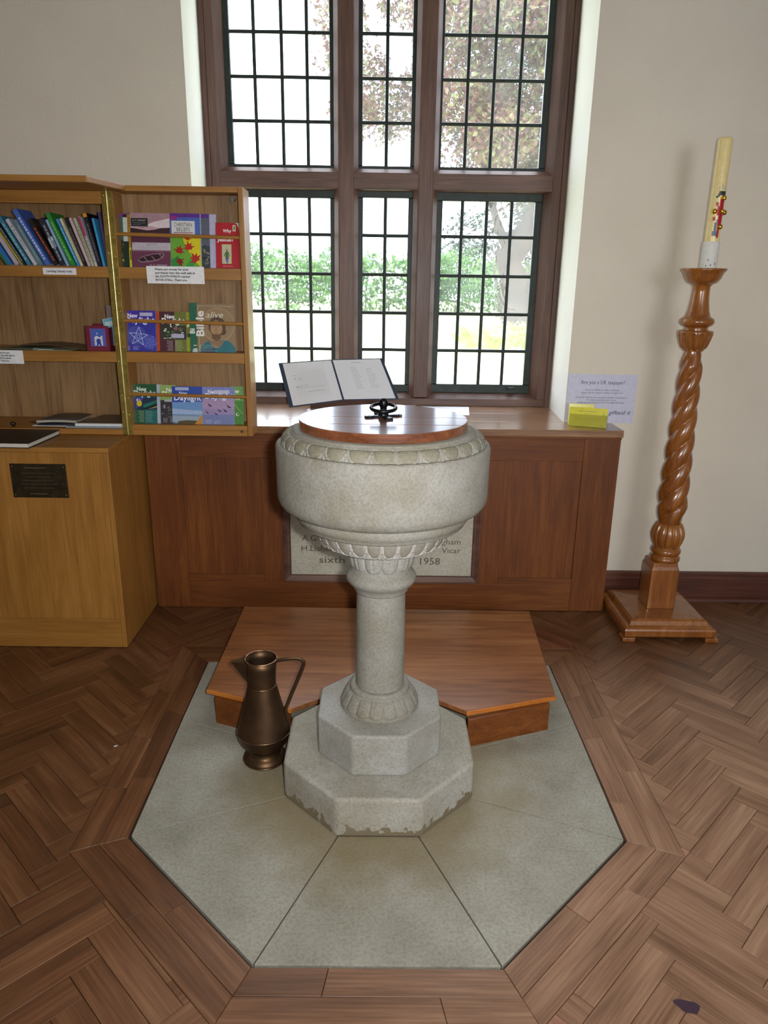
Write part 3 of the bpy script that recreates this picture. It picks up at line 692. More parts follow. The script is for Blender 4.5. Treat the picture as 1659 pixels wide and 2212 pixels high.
def casement(x0, x1, z0, z1, bw, bwt, cols, rows, label):
    w = obj('window_%d' % cn[0], MB().box(x0, x1, GY - .014, GY + .014, z0, z0 + bwt), M_CASE, kind='structure', bev=.003); cn[0] += 1
    ORG[w.name] = Vector((0, 0, 0)); tag(w, label)
    bx('casement_bar', x0, x1, GY - .014, GY + .014, z1 - bwt, z1, M_CASE, w, .003)
    bx('casement_bar', x0, x0 + bw, GY - .014, GY + .014, z0 + bwt, z1 - bwt, M_CASE, w, .003); bx('casement_bar', x1 - bw, x1, GY - .014, GY + .014, z0 + bwt, z1 - bwt, M_CASE, w, .003)
    for c in cols[1:-1]: obj('glazing_bar', MB().tube([(c, GY, z0 + bwt), (c + random.uniform(-.001, .001), GY, (z0 + z1) / 2), (c, GY, z1 - bwt)], .0092, 8, flat=.7), M_CASE, w)
    for r_ in rows[1:-1]: obj('glazing_bar', MB().tube([(x0 + bw, GY, r_), ((x0 + x1) / 2, GY, r_ + random.uniform(-.001, .001)), (x1 - bw, GY, r_)], .0088, 8, flat=.7), M_CASE, w)
    for i in range(len(cols) - 1):
        for j in range(len(rows) - 1):
            p = MB(); ty = random.uniform(-.0012, .0012); tx_ = random.uniform(-.0012, .0012)
            p.poly([(cols[i], GY + ty, rows[j]), (cols[i+1], GY - tx_, rows[j]), (cols[i+1], GY - ty, rows[j+1]), (cols[i], GY + tx_, rows[j+1])])
            obj('pane', p, M_GLASS, w, fixn=False)
lz = [1.058, 1.244, 1.442, 1.640, 1.838, 2.016]
uz = [2.176, 2.376, 2.575, 2.771, 2.968, 3.105]
casement(-.818, -.246, 1.012, 2.060, .036, .044, [-.783, -.652, -.520, -.392, -.281], lz, 'lower left leaded casement beside the open cupboard door')
casement(-.148, .166, 1.012, 2.064, .038, .042, [-.110, .008, .129], lz[:-1] + [2.026], 'lower middle leaded casement, two panes wide')
casement(.262, .840, 1.012, 2.060, .046, .048, [.307, .413, .542, .673, .793], lz, 'lower right leaded casement with dark iron surround')
casement(-.808, -.246, 2.150, 3.13, .034, .024, [-.775, -.654, -.519, -.393, -.262], uz, 'upper left leaded light against bright sky')
casement(-.148, .166, 2.150, 3.13, .034, .024, [-.114, .008, .128], uz, 'upper middle leaded light, two panes wide')
casement(.254, .832, 2.150, 3.13, .036, .024, [.289, .414, .545, .678, .796], uz, 'upper right leaded light in front of the tree')
bx('window_stay', .705, .745, GY - .03, GY - .012, 1.036, 1.048, M_CASE, bpy.data.objects['window_4'], .003)

# ================================================================ LOWER CABINET
cab = empty('lower_cabinet', (-1.7, 1.17, 0), 'light oak low cabinet with dark plaque standing against the wall at left', 'cabinet')
CX0, CX1, CY = -2.25, -1.143, .875
bx('side_panel', CX1 - .020, CX1 + .0005, CY + .001, 1.45, .003, .904, M_LIGHT['z'], cab)
bx('side_panel', CX0, CX0 + .02, CY + .001, 1.45, .003, .904, M_LIGHT['z'], cab)
bx('back_panel', CX0 + .021, CX1 - .021, 1.43, 1.45, .003, .904, M_LIGHT['z'], cab, 0)
bx('kick_board', CX0 + .02, CX1 - .0205, CY, CY + .018, .003, .142, M_LIGHT['x'], cab)
bx('stile', CX1 - .040, CX1 - .0205, CY + .001, CY + .02, .1425, .904, M_LIGHT['z'], cab, .001)
xs_ = [CX1 - .0405, -1.232, -1.352, -1.452, -1.545, -1.66, -1.78, -1.92, -2.06, CX0 + .021]
for i in range(len(xs_) - 1):
    bx('door_board', xs_[i+1] + .0003, xs_[i] - .0003, CY + .003, CY + .02, .1428, .9035, M_LIGHT['z'], cab, .0004)
bx('worktop', CX0, CX1 + .002, CY - .002, 1.45, .905, .926, M_LIGHT['x'], cab, .002)
plq = tag(bx('plaque', -1.560, -1.326, CY - .002, CY + .0025, .708, .855, M_BRONZE, bev=.0008, loc=(-1.443, CY, .708)), 'dark bronze plaque screwed to the front of the light oak cabinet', 'plaque')
pg = Page((-1.56, CY - .002, .708), (1, 0, 0), (0, 0, 1), .0003)
for a_ in ((.06, .125, .15, .135, 1, .003, '#6e6048', 3, 0, 'c'), (.03, .035, .20, .115, 5, .003, '#4a4030', 4, .5, 'c'), (.07, .012, .15, .022, 1, .003, '#6e6048', 5, .1, 'c')):
    pg = Page((-1.56, CY - .002, .708), (1, 0, 0), (0, 0, 1), .0003); pg.lines(*a_); pg.done('engraving', plq)
for x in (-1.550, -1.336):
    for z in (.72, .843): obj('screw', MB().sphere((x, CY - .0022, z), .003, 8, sc=(1, .4, 1)), M_BRASS, plq)

# ================================================================ UPPER BOOK CUPBOARD
HY = 1.145
cup = empty('book_cupboard', (-1.7, 1.3, .926), 'light oak open book cupboard with shelves and an open door on the left', 'cupboard')
bx('side_panel', -1.163, -1.146, HY + .001, 1.462, .928, 1.942, M_LIGHT['z'], cup)
bx('side_panel', CX0, CX0 + .02, HY + .001, 1.462, .928, 1.942, M_LIGHT['z'], cup)
for i, (xa, xb) in enumerate(((-1.1635, -1.30), (-1.3005, -1.452), (-1.4525, -1.60), (-1.6005, -1.75), (-1.7505, -1.93), (-1.9305, -2.229))):
    bx('back_board', xb, xa, 1.445, 1.462, .928, 1.942, M_BACK, cup, .0004)
obj('canopy_board', MB().prism([(CX0, CY), (-1.118, CY), (-1.062, 1.1445), (-1.146, 1.1455), (-1.146, 1.49), (CX0, 1.49)], 1.9435, 1.967), M_LIGHT['x'], cup, .003)
bx('fascia', CX0 + .021, -1.1635, HY, HY + .018, 1.893, 1.9425, M_LIGHT['x'], cup, .001)
bx('bottom_rail', CX0 + .021, -1.1635, HY, HY + .016, .9275, .953, M_LIGHT['x'], cup)
bx('bottom_shelf', CX0 + .021, -1.1635, HY + .0165, 1.4445, .9275, .951, M_LIGHT['x'], cup, 0)
for z0, z1 in ((1.603, 1.648), (1.250, 1.296)):
    bx('shelf_lip', CX0 + .021, -1.1635, HY, HY + .014, z0, z1, M_LIGHT['x'], cup, .0015)
    bx('shelf', CX0 + .021, -1.1635, HY + .0145, 1.4445, z1 - .02, z1 - .002, M_LIGHT['x'], cup, 0)
# the open door, a shallow rack
door = bx('door', -1.121, -.606, 1.268, 1.283, .953, 1.946, M_BACK, cup, .0004)
DX0, DX1, DY1 = -1.142, -.583, 1.285
bx('door_side', DX0, -1.1215, HY, DY1, .927, 1.9425, M_LIGHT['z'], door)
bx('door_side', -.6055, DX1, HY, DY1, .927, 1.966, M_LIGHT['z'], door, .003)
bx('door_top', -1.118, -.606, HY + .001, DY1, 1.944, 1.966, M_LIGHT['x'], door)
bx('door_bottom', -1.121, -.606, HY, DY1, .927, .952, M_LIGHT['x'], door)
for z0, z1 in ((1.600, 1.647), (1.251, 1.296), (.9522, .975)):
    bx('rack_lip', -1.121, -.606, HY + .001, HY + .015, z0, z1, M_LIGHT['x'], door, .0012)
    bx('rack_shelf', -1.121, -.606, HY + .0155, 1.2675, z1 - .018, z1 - .001, M_LIGHT['x'], door, 0)
for zl, zr in ((1.779, 1.771), (1.428, 1.420), (1.111, 1.103)):
    obj('rail_dowel', MB().tube([(-1.1212, HY + .010, zl), (-.6058, HY + .010, zr)], .0075, 12), M_LIGHT['x'], door)
for x0, x1, nm in ((-1.1655, -1.1455, 0), (-1.1405, -1.119, 1)):
    bx('hinge_leaf', x0, x1, HY - .0018, HY - .0002, .929, 1.940 + .014 * (1 - nm), M_BRASS, door, .0004)
kn = MB(); z = .929; i = 0
while z < 1.95: kn.tube([(-1.143, HY - .003, z), (-1.143, HY - .003, z + .0248)], .0034, 10); z += .0252
obj('hinge_knuckle', kn, M_KNUCK, door)
sc_ = MB()
for i in range(14):
    z = .945 + i * .0745
    for x in (-1.156, -1.129): obj('screw', MB().sphere((x + random.uniform(-.001, .001), HY - .0018, z + (.012 if x < -1.14 else 0)), .0028, 8, sc=(1, .35, 1)), M_KNUCK if i % 3 else M_BRONZE, door)
ct = MB(); ct.tube([(-.640, 1.268, 1.925), (-.640, 1.225, 1.925)], .004, 10); ct.tube([(-.640, 1.226, 1.925), (-.640, 1.206, 1.925)], .0115, 16); ct.tube([(-.625, 1.268, 1.935), (-.625, 1.23, 1.935)], .004, 8)
obj('lock_knob', ct, M_CHROME, door)
bx('catch_plate', -.636, -.625, HY - .001, HY + .0003, .9445, .9555, M_CHROME, door, .0003)

# small notices stuck on the shelf edges
def notice(name, o_, U, V, w, h, label, th=.0006):
    U, V = Vector(U), Vector(V); Nn = U.cross(V).normalized(); mb = MB()
    mb.obox(Vector(o_) + U * w / 2 + V * h / 2 + Nn * (th / 2 + .0004), (U, V, Nn), (w, h, th))
    return tag(obj(name, mb, M_PAPER, loc=o_), label, 'notice')
X, Z, Yv = Vector((1, 0, 0)), Vector((0, 0, 1)), Vector((0, 1, 0))
n1 = notice('notice', (-1.440, HY - .0005, 1.613), X, Z, .140, .027, 'small white typed notice on the upper shelf edge below the leaning books')
Page((-1.440, HY - .0015, 1.613), X, Z).text(.070, .0098, .0125, 'Lending Library only.', '#2a2a34', 'CENTER', bold=.0003, w=.108).done('lettering', n1)
n2 = notice('notice', (-1.738, HY - .0005, 1.238), X, Z, .168, .058, 'white typed notice on the middle shelf edge, cut by the picture edge')
p = Page((-1.738, HY - .0015, 1.238), X, Z)
for k, s_ in enumerate(('Please put money for your', 'purchases into the wall safe in', 'the SOUTH PORCH marked', 'BOOK STALL. Thank you.')): p.text(.012, .044 - k * .0115, .0098, s_, '#2a2a34', bold=.0003, w=(.098, .118, .102, .094)[k])
p.done('lettering', n2)
n3 = notice('notice', (-1.003, HY - .001, 1.583), X, Z, .243, .070, 'white typed notice about paying, on the cupboard door rack below the top row')
p = Page((-1.003, HY - .002, 1.583), X, Z)
for k, s_ in enumerate(('Please put money for your', 'purchases into the wall safe in', 'the SOUTH PORCH marked', 'BOOK STALL. Thank you.')): p.text(.036, .054 - k * .0143, .0118, s_, '#2a2a34', bold=.00035, w=(.142, .168, .147, .134)[k])
p.done('lettering', n3)

# ---- leaning lending library books (spine faces the room)
LB = [('#2f7a38', -1.604, -1.70, 1.80, .0210, 'green', 'green paperback mostly out of frame, leftmost of the leaning books', 0, .016),
 ('#2e6db4', -1.590, -1.676, 1.799, .0230, 'blue', 'mid blue book second from the left picture edge among the leaning books', 0, .012),
 ('#b8a8b0', -1.560, -1.653, 1.814, .0240, '', 'pale pinkish grey thick book just left of the thin yellow one', 0, .010),
 ('#c8bc40', -1.538, -1.636, 1.806, .0055, '', 'very thin yellow booklet leaning on the top shelf', 0, .012),
 ('#202a44', -1.527, -1.625, 1.82, .0100, '', 'thin navy book with pale lines right of the yellow booklet', '#b8bcc8', .008),
 ('#3f7f95', -1.506, -1.61, 1.837, .0190, '', 'teal book with pale lettering left of the white spined book', '#9cc4cc', .004),
 ('#bfc2cc', -1.478, -1.576, 1.826, .0180, 'Harden', 'white spined book with dark lettering left of the tall blue book', '#5c6474', .002),
 ('#5f7f8a', -1.456, -1.545, 1.824, .0195, '', 'mottled grey green book tucked left of the tall blue book', '#8aa4a8', .006),
 ('#4868b8', -1.425, -1.539, 1.862, .0250, '', 'tallest book of the row, royal blue with white lettering', '#c8d4ee', 0),
 ('#1e1a1c', -1.390, -1.483, 1.828, .0210, '', 'black book with orange red lettering on its spine', '#c0501e', .004),
 ('#242636', -1.362, -1.434, 1.831, .0300, '', 'thick dark book with a white photo panel on its spine', '#8a94a0', .002),
 ('#8fb0cc', -1.343, -1.413, 1.829, .0130, '', 'pale blue slim book just left of the bright green one', 0, .006),
 ('#2c8a34', -1.318, -1.404, 1.852, .0210, '', 'bright green book in the middle of the leaning row', '#7cc07c', 0),
 ('#3a8ac8', -1.297, -1.368, 1.832, .0125, '', 'sky blue slim book right of the bright green one', '#9cccec', .004),
 ('#cfc8a4', -1.283, -1.353, 1.834, .0125, '', 'cream slim book between the sky blue and the black one', '#a8a080', .004),
 ('#1e1618', -1.267, -1.331, 1.837, .0155, '', 'slim black book right of the cream one', '#6c5c5c', .004),
 ('#c4aeb0', -1.251, -1.313, 1.837, .0130, '', 'pinkish white slim book right of the slim black one', 0, .003),
 ('#b8b89c', -1.236, -1.295, 1.837, .0120, '', 'greyish cream slim book with olive lettering', '#707448', .003),
 ('#c8c4c4', -1.222, -1.276, 1.843, .0105, '', 'white slim book with magenta top on its spine', '#54545c', .003),
 ('#1c1c24', -1.207, -1.252, 1.856, .0180, '', 'black book with a small orange block at its top corner', '#5c5c6c', .006),
 ('#3c94c4', -1.188, -1.218, 1.838, .0110, '', 'cyan blue slim book near the brass hinge', 0, .002),
 ('#4a3a68', -1.173, -1.192, 1.863, .0120, '', 'purple book partly behind the brass hinge', 0, .010)]
LB = [list(q) for q in LB]
for i in range(len(LB) - 1):          # keep neighbours from cutting into each other
    p_, q_ = LB[i], LB[i+1]; hh = min(p_[3], q_[3]) - 1.65
    dxb = q_[1] - p_[1]; dxt = (q_[1] + (q_[2] - q_[1]) * hh / (q_[3] - 1.65)) - (p_[1] + (p_[2] - p_[1]) * hh / (p_[3] - 1.65))
    s_ = min(dxb, dxt) / ((p_[4] + q_[4]) / 2)
    if s_ < 1: p_[4] *= s_; q_[4] *= max(s_, .9)
for idx, (c, xb, xt, zt, th, nm, label, inkc, dy) in enumerate(LB):
    zb = 1.6465
    d = Vector((xt - xb, 0, zt - zb)); L = d.length; up = d.normalized(); rt = Vector((up.z, 0, -up.x))
    zlift = abs(rt.z) * th / 2 + .0004
    c0 = Vector((xb, 0, zb + zlift)); th2 = th * up.z - .0012
    mc = plain(c, .42, 0, .15); dep = random.uniform(.125, .15); y0 = 1.166 + dy; mid = c0 + up * (L / 2)
    t_ = empty('book', (xb, y0, zb), label, 'book', 'leaning lending books on the top shelf')
    mb = MB(); mb.obox((mid.x - rt.x * (th2/2 - .0006), y0 + dep / 2, mid.z - rt.z * (th2/2 - .0006)), (rt, Yv, up), (.0012, dep, L)); mb.obox((mid.x + rt.x * (th2/2 - .0006), y0 + dep / 2, mid.z + rt.z * (th2/2 - .0006)), (rt, Yv, up), (.0012, dep, L))
    mb.obox((mid.x, y0 + .0006, mid.z), (rt, Yv, up), (th2 - .0024, .0012, L))
    obj('cover', mb, mc, t_)
    obj('pages', MB().obox((mid.x, y0 + dep / 2, mid.z), (rt, Yv, up), (th2 - .0026, dep - .006, L - .004)), M_PAPER, t_)
    if inkc:
        pg = Page(c0 - rt * (th2 / 2) + Vector((0, y0, 0)), rt, up, .0003)
        if idx == 10: pg.rect(.001, L * .38, th2 - .001, L * .6, '#b8c4cc').rect(th2 * .5, L * .38, th2 - .001, L * .52, '#7894a0')
        if nm: pg.text(th2 * .3, L * .86, th2 * .75, nm, inkc, rot=-pi / 2, w=L * .5)
        else:
            q = pg; rnd = random.Random(idx); a = L * .1
            while a < L * .82:
                e = a + rnd.uniform(.006, .016); q.rect(th2 * .32, a, th2 * .66, e, inkc); a = e + rnd.uniform(.0015, .005)
        if idx == 18: pg.rect(0.0002, L * .62, th2 - .0002, L * .99, '#b0306c')
        if idx == 19: pg.rect(0.0002, L * .93, th2 - .0002, L * .998, '#d89020')
        pg.done('spine_print', t_)

# ---- magazines and books in the door racks
def mag(label, x0, x1, z0, z1, y0, th, spine='#d8d8da', name='magazine', group=None, skew=0.):
    """front face runs from (x0,z0) to (x1,z1), leaning back; returns thing and a Page on its front"""
    y1 = y0 + .028
    V = Vector((skew, y1 - y0, z1 - z0)); h = V.length; V.normalize(); U = X; Nn = U.cross(V).normalized()
    o_ = Vector((x0, y0, z0))
    mb = MB().obox(o_ + U * (x1 - x0) / 2 + V * h / 2 - Nn * th / 2, (U, V, Nn), (x1 - x0, h, th))
    r_ = tag(obj(name, mb, plain(spine, .5), loc=o_, bev=.0004), label, name, group)
    return r_, Page(o_, U, V), x1 - x0, h
G1 = 'books standing in the top door rack'
def fin(r_, pg): pg.done('front_cover', r_)
# top rack
t_, p, w, h = mag('dark green patterned book at the left end of the top door rack', -1.133, -1.062, 1.648, 1.864, 1.196, .005, name='book', group=G1)
p.rect(0, 0, w, h, '#26382a').rect(0, h - .016, w, h, '#6c3c90').rect(.004, .11, .03, h - .016, '#3c6458')
rnd = random.Random(5)
for k in range(26): p.disc(rnd.uniform(.012, w - .004), rnd.uniform(.006, .095), rnd.uniform(.002, .006), rnd.choice(['#46603a', '#5a7a3c', '#182418', '#8a9a48', '#30482c']), 7)
p.disc(.045, .06, .004, '#b8c8c8', 8).disc(.048, .043, .006, '#a8b42c', 8); fin(t_, p)
t_, p, w, h = mag('narrow book with a white panel and ochre edge behind the river picture book', -1.108, -1.050, 1.648, 1.86, 1.189, .004, name='book', group=G1)
p.rect(0, 0, w, h, '#3a2028').rect(.0, .105, .018, h - .012, '#c8ccc8').rect(.018, .06, w, h, '#a8842c').rect(.022, .0, .034, .08, '#d8c830').rect(.026, .03, .03, .07, '#201818').rect(0, 0, .022, .105, '#1e3020').lines(.022, h - .05, w, h - .01, 4, .005, '#7a5c18', 3); fin(t_, p)
t_, p, w, h = mag('tall book with mauve clouds and dark hills, back left in the top door rack', -1.074, -.908, 1.648, 1.866, 1.182, .005, name='book', group=G1)
p.rect(0, 0, w, h, '#5a2c44').rect(0, .140, w, h, '#c0a0a8').poly([(0, h), (0, .175), (.05, .158), (.10, .172), (.166, .19), (w, h)], '#a88890').poly([(.06, .170), (.166, .156), (.166, .20), (.10, .185)], '#dccdd0').poly([(0, .140), (0, .160), (.03, .156), (.07, .150), (.10, .153), (.13, .160), (w, .162), (w, .140)], '#38202a')
p.rect(.003, .166, .074, .199, '#26252c').text(.010, .187, .0092, 'N. T. WRIGHT', '#c8c4b8', w=.055).text(.010, .178, .0058, 'FOR EVERYONE', '#8c8c88', w=.052).lines(.010, .170, .060, .176, 1, .002, '#77787a', 2); fin(t_, p)
t_, p, w, h = mag('shorter book with a rowing boat on mauve water, front left in the top door rack', -1.070, -.907, 1.648, 1.770, 1.172, .006, name='book', group=G1)
p.rect(0, 0, w, h, '#6a3a52').rect(0, .070, w, h, '#bcb4be').poly([(0, .095), (.06, .118), (w, .112), (w, .122), (0, .122)], '#b094a0').rect(0, .066, w, .0715, '#8c6878')
p.text(.082, .090, .012, 'ACTS', '#8c7484', 'CENTER', w=.045).lines(.02, .078, .145, .084, 1, .0016, '#a898a4', 8, 0)
bt = [(.022, .030), (.045, .045), (.085, .056), (.120, .060), (.137, .056), (.132, .044), (.110, .030), (.070, .022), (.035, .020)]
p.poly(bt, '#9c7c8c').poly([(.026, .031), (.047, .043), (.086, .053), (.119, .057), (.132, .054), (.127, .044), (.107, .033), (.069, .026), (.038, .024)], '#341a26')
for a, b_ in ((.050, .030), (.082, .034), (.112, .045)): p.line(a, b_ + .012, a + .018, b_ - .006, .003, '#a08494')
p.text(.075, .006, .0095, 'N. T. WRIGHT', '#d4c8cc', w=.072); fin(t_, p)
t_, p, w, h = mag('book with red maple leaves on yellow and green below a white title panel', -.905, -.779, 1.649, 1.866, 1.177, .008, name='book', group=G1)
p.rect(0, 0, w, h, '#4a68b4').rect(0, h - .016, w, h, '#5c2a8c').rect(0, h - .026, .03, h - .010, '#8c2c7c').rect(0, 0, w, .128, '#6aa838').poly([(.05, .128), (w, .128), (w, 0), (.10, .03), (.06, .09)], '#d8cc20').poly([(0, .03), (.03, .05), (.045, .0), (0, 0)], '#2c8a3c').poly([(.06, 0), (.08, .035), (.1, .02), (.09, 0)], '#2f9a40')
def maple(cx, cy, r, c, a0=0):
    rr = [1, .45, .8, .4, .95, .42, .6, .3, .35, .3, .6, .42, .95, .4, .8, .45]
    p.poly([(min(max(cx + r * q * sin(a0 + 2 * pi * i / 16), .0005), w - .0005), min(max(cy + r * q * cos(a0 + 2 * pi * i / 16), .0005), .127)) for i, q in enumerate(rr)], c)
maple(.035, .068, .028, '#a82018', .3); maple(.076, .082, .030, '#b82a1c', -.2); maple(.072, .118, .018, '#c03020', .1); maple(.035, .022, .026, '#8c1c18', .9); maple(.104, .035, .034, '#b0281c', -.6)
p.rect(.006, .128, .104, h - .030, '#d8d8d8').text(.055, .166, .0235, 'CHRISTIAN', '#3c4038', 'CENTER', w=.076).text(.055, .147, .0225, 'BELIEFS', '#3c4038', 'CENTER', w=.056).rect(.014, .140, .096, .143, '#8c2038').lines(.03, .130, .085, .138, 2, .0016, '#808080', 3, .2, 'c'); fin(t_, p)
t_, p, w, h = mag('grey and purple book edge showing behind the maple leaf book', -.790, -.742, 1.649, 1.866, 1.188, .005, name='book', group=G1)
p.rect(0, 0, w, h, '#5c6070').rect(0, h - .016, w, h, '#58308c').rect(0, 0, w, .09, '#38404a').rect(0, .0, .012, h, '#c8ccc8')
for k in range(20): p.disc(rnd.uniform(.016, w - .006), rnd.uniform(.006, .09), .004, rnd.choice(['#202628', '#8a8c6c', '#606858']), 6)
fin(t_, p)
t_, p, w, h = mag('plain lilac white booklet beside the red book', -.752, -.715, 1.649, 1.866, 1.196, .004, '#bcb8d4', 'booklet', G1)
p.rect(0, 0, w, h, '#b8b4d0').line(.012, 0, .012, h, .0006, '#a09cc0').line(.024, 0, .024, h, .0006, '#a8a4c4'); fin(t_, p)
t_, p, w, h = mag('red booklet with a small figure panel at the right end of the top door rack', -.715, -.614, 1.649, 1.832, 1.180, .004, '#c8c8c0', 'booklet', G1)
p.rect(0, 0, w, h, '#b01c28').poly([(w - .022, h), (w, h), (w, h - .05), (w - .004, h - .02), (w - .012, h - .004)], '#c8ccc4').rect(w - .029, h - .034, w - .016, h - .009, '#d8d4bc').rect(w - .025, h - .029, w - .020, h - .013, '#54603c')
p.text(.031, .146, .019, 'Why', '#ececec', w=.036, bold=.0004).text(.008, .110, .020, 'Jesus?', '#ececec', w=.070, bold=.0006)
p.rect(.025, .018, .066, .098, '#b8b48c').rect(.027, .020, .064, .096, '#c4c09c').poly([(.038, .042), (.046, .020), (.050, .020), (.053, .042)], '#6c60b0').poly([(.040, .040), (.054, .040), (.052, .060), (.058, .046), (.060, .050), (.052, .068), (.041, .068), (.033, .050), (.036, .046), (.041, .058)], '#4c6c44').disc(.0462, .073, .004, '#8c6c4c', 10).line(.046, .076, .046, .088, .001, '#4c4030').text(.05, .006, .0072, 'Nicky Gumbel', '#e0b0b0', 'CENTER', w=.04); fin(t_, p)
# middle rack
G2 = 'magazines standing in the middle door rack'
def nd(p, w, h, c, x=.010, sub=True, big=.034, tb=.062, lab=None):
    p.text(x + .012, h - .030, .0255, 'New', c, w=.044, bold=.0008).text(x - .002, h - tb + .010, big, 'Daylight', c, w=w - x - .004, bold=.0010)
t_, p, w, h = mag('orange red magazine edge between the star cover and the maroon cover', -1.000, -.972, 1.296, 1.465, 1.200, .004, '#b84424', group=G2)
p.rect(0, 0, w, h, '#c04a24').lines(.018, .13, w, .16, 2, .003, '#d8c870', 1); fin(t_, p)
t_, p, w, h = mag('blue violet magazine with a white wire star on its cover', -1.145, -.999, 1.296, 1.468, 1.186, .005, group=G2)
p.rect(0, 0, w, h, '#3434a0').rect(0, h - .05, w, h, '#4430a0').disc(.115, .04, .032, '#4c54b4', 16).disc(.06, .068, .042, '#4650ac', 18)
nd(p, w, h, '#ececf8')
def star(cx, cy, r, c, wd, a0=0):
    P5 = [(cx + r * sin(a0 + 2 * pi * i / 5), cy + r * cos(a0 + 2 * pi * i / 5)) for i in range(5)]; q5 = [(cx + r * .42 * sin(a0 + 2 * pi * (i + .5) / 5), cy + r * .42 * cos(a0 + 2 * pi * (i + .5) / 5)) for i in range(5)]
    for i in range(5):
        p.line(*P5[i], *q5[i], wd, c); p.line(*q5[i], *P5[(i+1) % 5], wd, c); p.line(*q5[i], *q5[(i+1) % 5], wd * .6, c); p.line(*q5[i], *q5[(i+2) % 5], wd * .4, c)
star(.068, .062, .042, '#c8d0f0', .0022, .1); star(.122, .036, .032, '#7c84d0', .0016, .4)
p.rect(.078, h - .024, .134, h - .009, '#b8b4d4').lines(.012, .004, .036, .022, 4, .0014, '#b8bce0', 3).lines(.045, .004, .080, .022, 4, .0014, '#b8bce0', 4); fin(t_, p)
t_, p, w, h = mag('maroon and olive magazine with a water lily photograph', -.984, -.866, 1.296, 1.465, 1.190, .005, group=G2)
p.rect(0, 0, w, h, '#4c2430').rect(.066, 0, w, h, '#6c7430').rect(.006, .052, w, .112, '#34382c')
for k in range(40): p.disc(rnd.uniform(.01, w - .012), rnd.uniform(.056, .108), rnd.uniform(.003, .007), rnd.choice(['#b0b8a0', '#20281c', '#788c60', '#dce0d0', '#4c5c3c']), 7, .6)
for k in range(5): p.poly([(.070 + .006 * k, .086), (.062 + .010 * k, .102), (.068 + .009 * k, .104)], '#c07880')
nd(p, w, h, '#f0f0ec', .012); p.rect(.052, .058, .108, .076, '#b4b0cc').lines(.028, .002, .058, .048, 8, .0016, '#c8b8bc', 3, .4, 'r').lines(.068, .002, .108, .048, 8, .0016, '#c0c498', 5); fin(t_, p)
t_, p, w, h = mag('yellow green magazine strip behind the bearded portrait covers', -.884, -.836, 1.296, 1.463, 1.198, .005, group=G2)
p.rect(0, 0, w, h, '#9c9c18').rect(.004, .06, w, .105, '#747818').disc(.025, .07, .008, '#40401c', 10).text(.004, .105, .034, 'D', '#e8e8dc', bold=.001).lines(.004, h - .02, .03, h - .006, 2, .002, '#686c18', 2); fin(t_, p)
t_, p, w, h = mag('dark green magazine edge with vertical white title letters', -.848, -.802, 1.296, 1.504, 1.182, .004, group=G2)
p.rect(0, 0, w, h, '#20644c').text(.020, .078, .030, 'Bi  l', '#e4e8e4', rot=pi / 2, bold=.001).lines(.014, .006, .03, .036, 2, .004, '#e0e4e0', 1).poly([(.008, 0), (.012, .014), (.028, .018), (.034, 0)], '#b8c8cc'); fin(t_, p)
t_, p, w, h = mag('tan magazine with a bearded figure in a teal robe and large vertical title', -.815, -.648, 1.296, 1.502, 1.174, .005, '#c8c4b4', group=G2)
p.rect(0, 0, w, h, '#8c7454').disc(.092, .118, .072, '#b8a078', 28).disc(.092, .118, .070, '#947a58', 28)
p.poly([(.008, 0), (.020, .030), (.048, .050), (.130, .052), (.150, .040), (w - .001, .020), (w - .001, 0)], '#1e6c78').poly([(.048, .050), (.070, .020), (.096, .018), (.118, .048)], '#8a6c4c').poly([(.014, .0), (.024, .014), (.072, .022), (.082, 0)], '#244858')
p.disc(.088, .112, .038, '#54402c', 20, 1.1).disc(.112, .09, .016, '#54402c', 12).disc(.085, .102, .026, '#a88660', 20, 1.35).poly([(.062, .085), (.066, .058), (.084, .048), (.102, .058), (.108, .085), (.096, .078), (.074, .078)], '#6a4e34').line(.085, .112, .083, .092, .0028, '#7c6044').line(.070, .113, .079, .113, .0022, '#3c2c20').line(.090, .113, .100, .113, .0022, '#3c2c20').line(.078, .082, .091, .082, .0022, '#7c4c3c')
p.line(.010, .005, .006, h - .010, .0012, '#d0c8b0').line(.006, h - .010, w - .006, h - .012, .0012, '#d0c8b0')
p.text(.030, .066, .048, 'Bible', '#e8e8e4', rot=pi / 2, w=.108, bold=.0012).text(.038, h - .060, .038, 'alive', '#d8d4c8', w=.075, shear=.3)
for k in range(4): p.disc(.012, .030 - k * .0085, .0016, '#e8e8e8', 8)
p.lines(.018, .002, .095, .034, 4, .0018, '#a8b8b8', 7); fin(t_, p)
# bottom rack
G3 = 'magazines standing in the bottom door rack'
t_, p, w, h = mag('dark green magazine with a yellow and blue fish, left end of the bottom door rack', -1.130, -1.018, .9745, 1.148, 1.180, .006, group=G3)
p.rect(0, 0, w, h, '#1c5434').rect(.056, 0, w, .062, '#1e6460').rect(.004, .062, w, .118, '#18304c').poly([(.01, .118), (.02, .065), (.05, .11), (.06, .118)], '#3c3c9c').disc(.032, .090, .012, '#d0b820', 14, 1.2).disc(.028, .105, .009, '#e0e0e0', 10, .7).disc(.030, .105, .004, '#101018', 8).poly([(.05, .066), (w, .095), (w, .105), (.05, .085)], '#1c7060').poly([(.07, .064), (w, .074), (w, .079)], '#a8b428').poly([(.04, .066), (w, .088), (w, .080), (.06, .063)], '#0c1828')
nd(p, w, h, '#d8e4dc', .010); p.lines(.024, .006, .052, .058, 8, .0016, '#b8ccb8', 3, .4, 'r').lines(.060, .006, .098, .058, 8, .0016, '#88b0b0', 6); fin(t_, p)
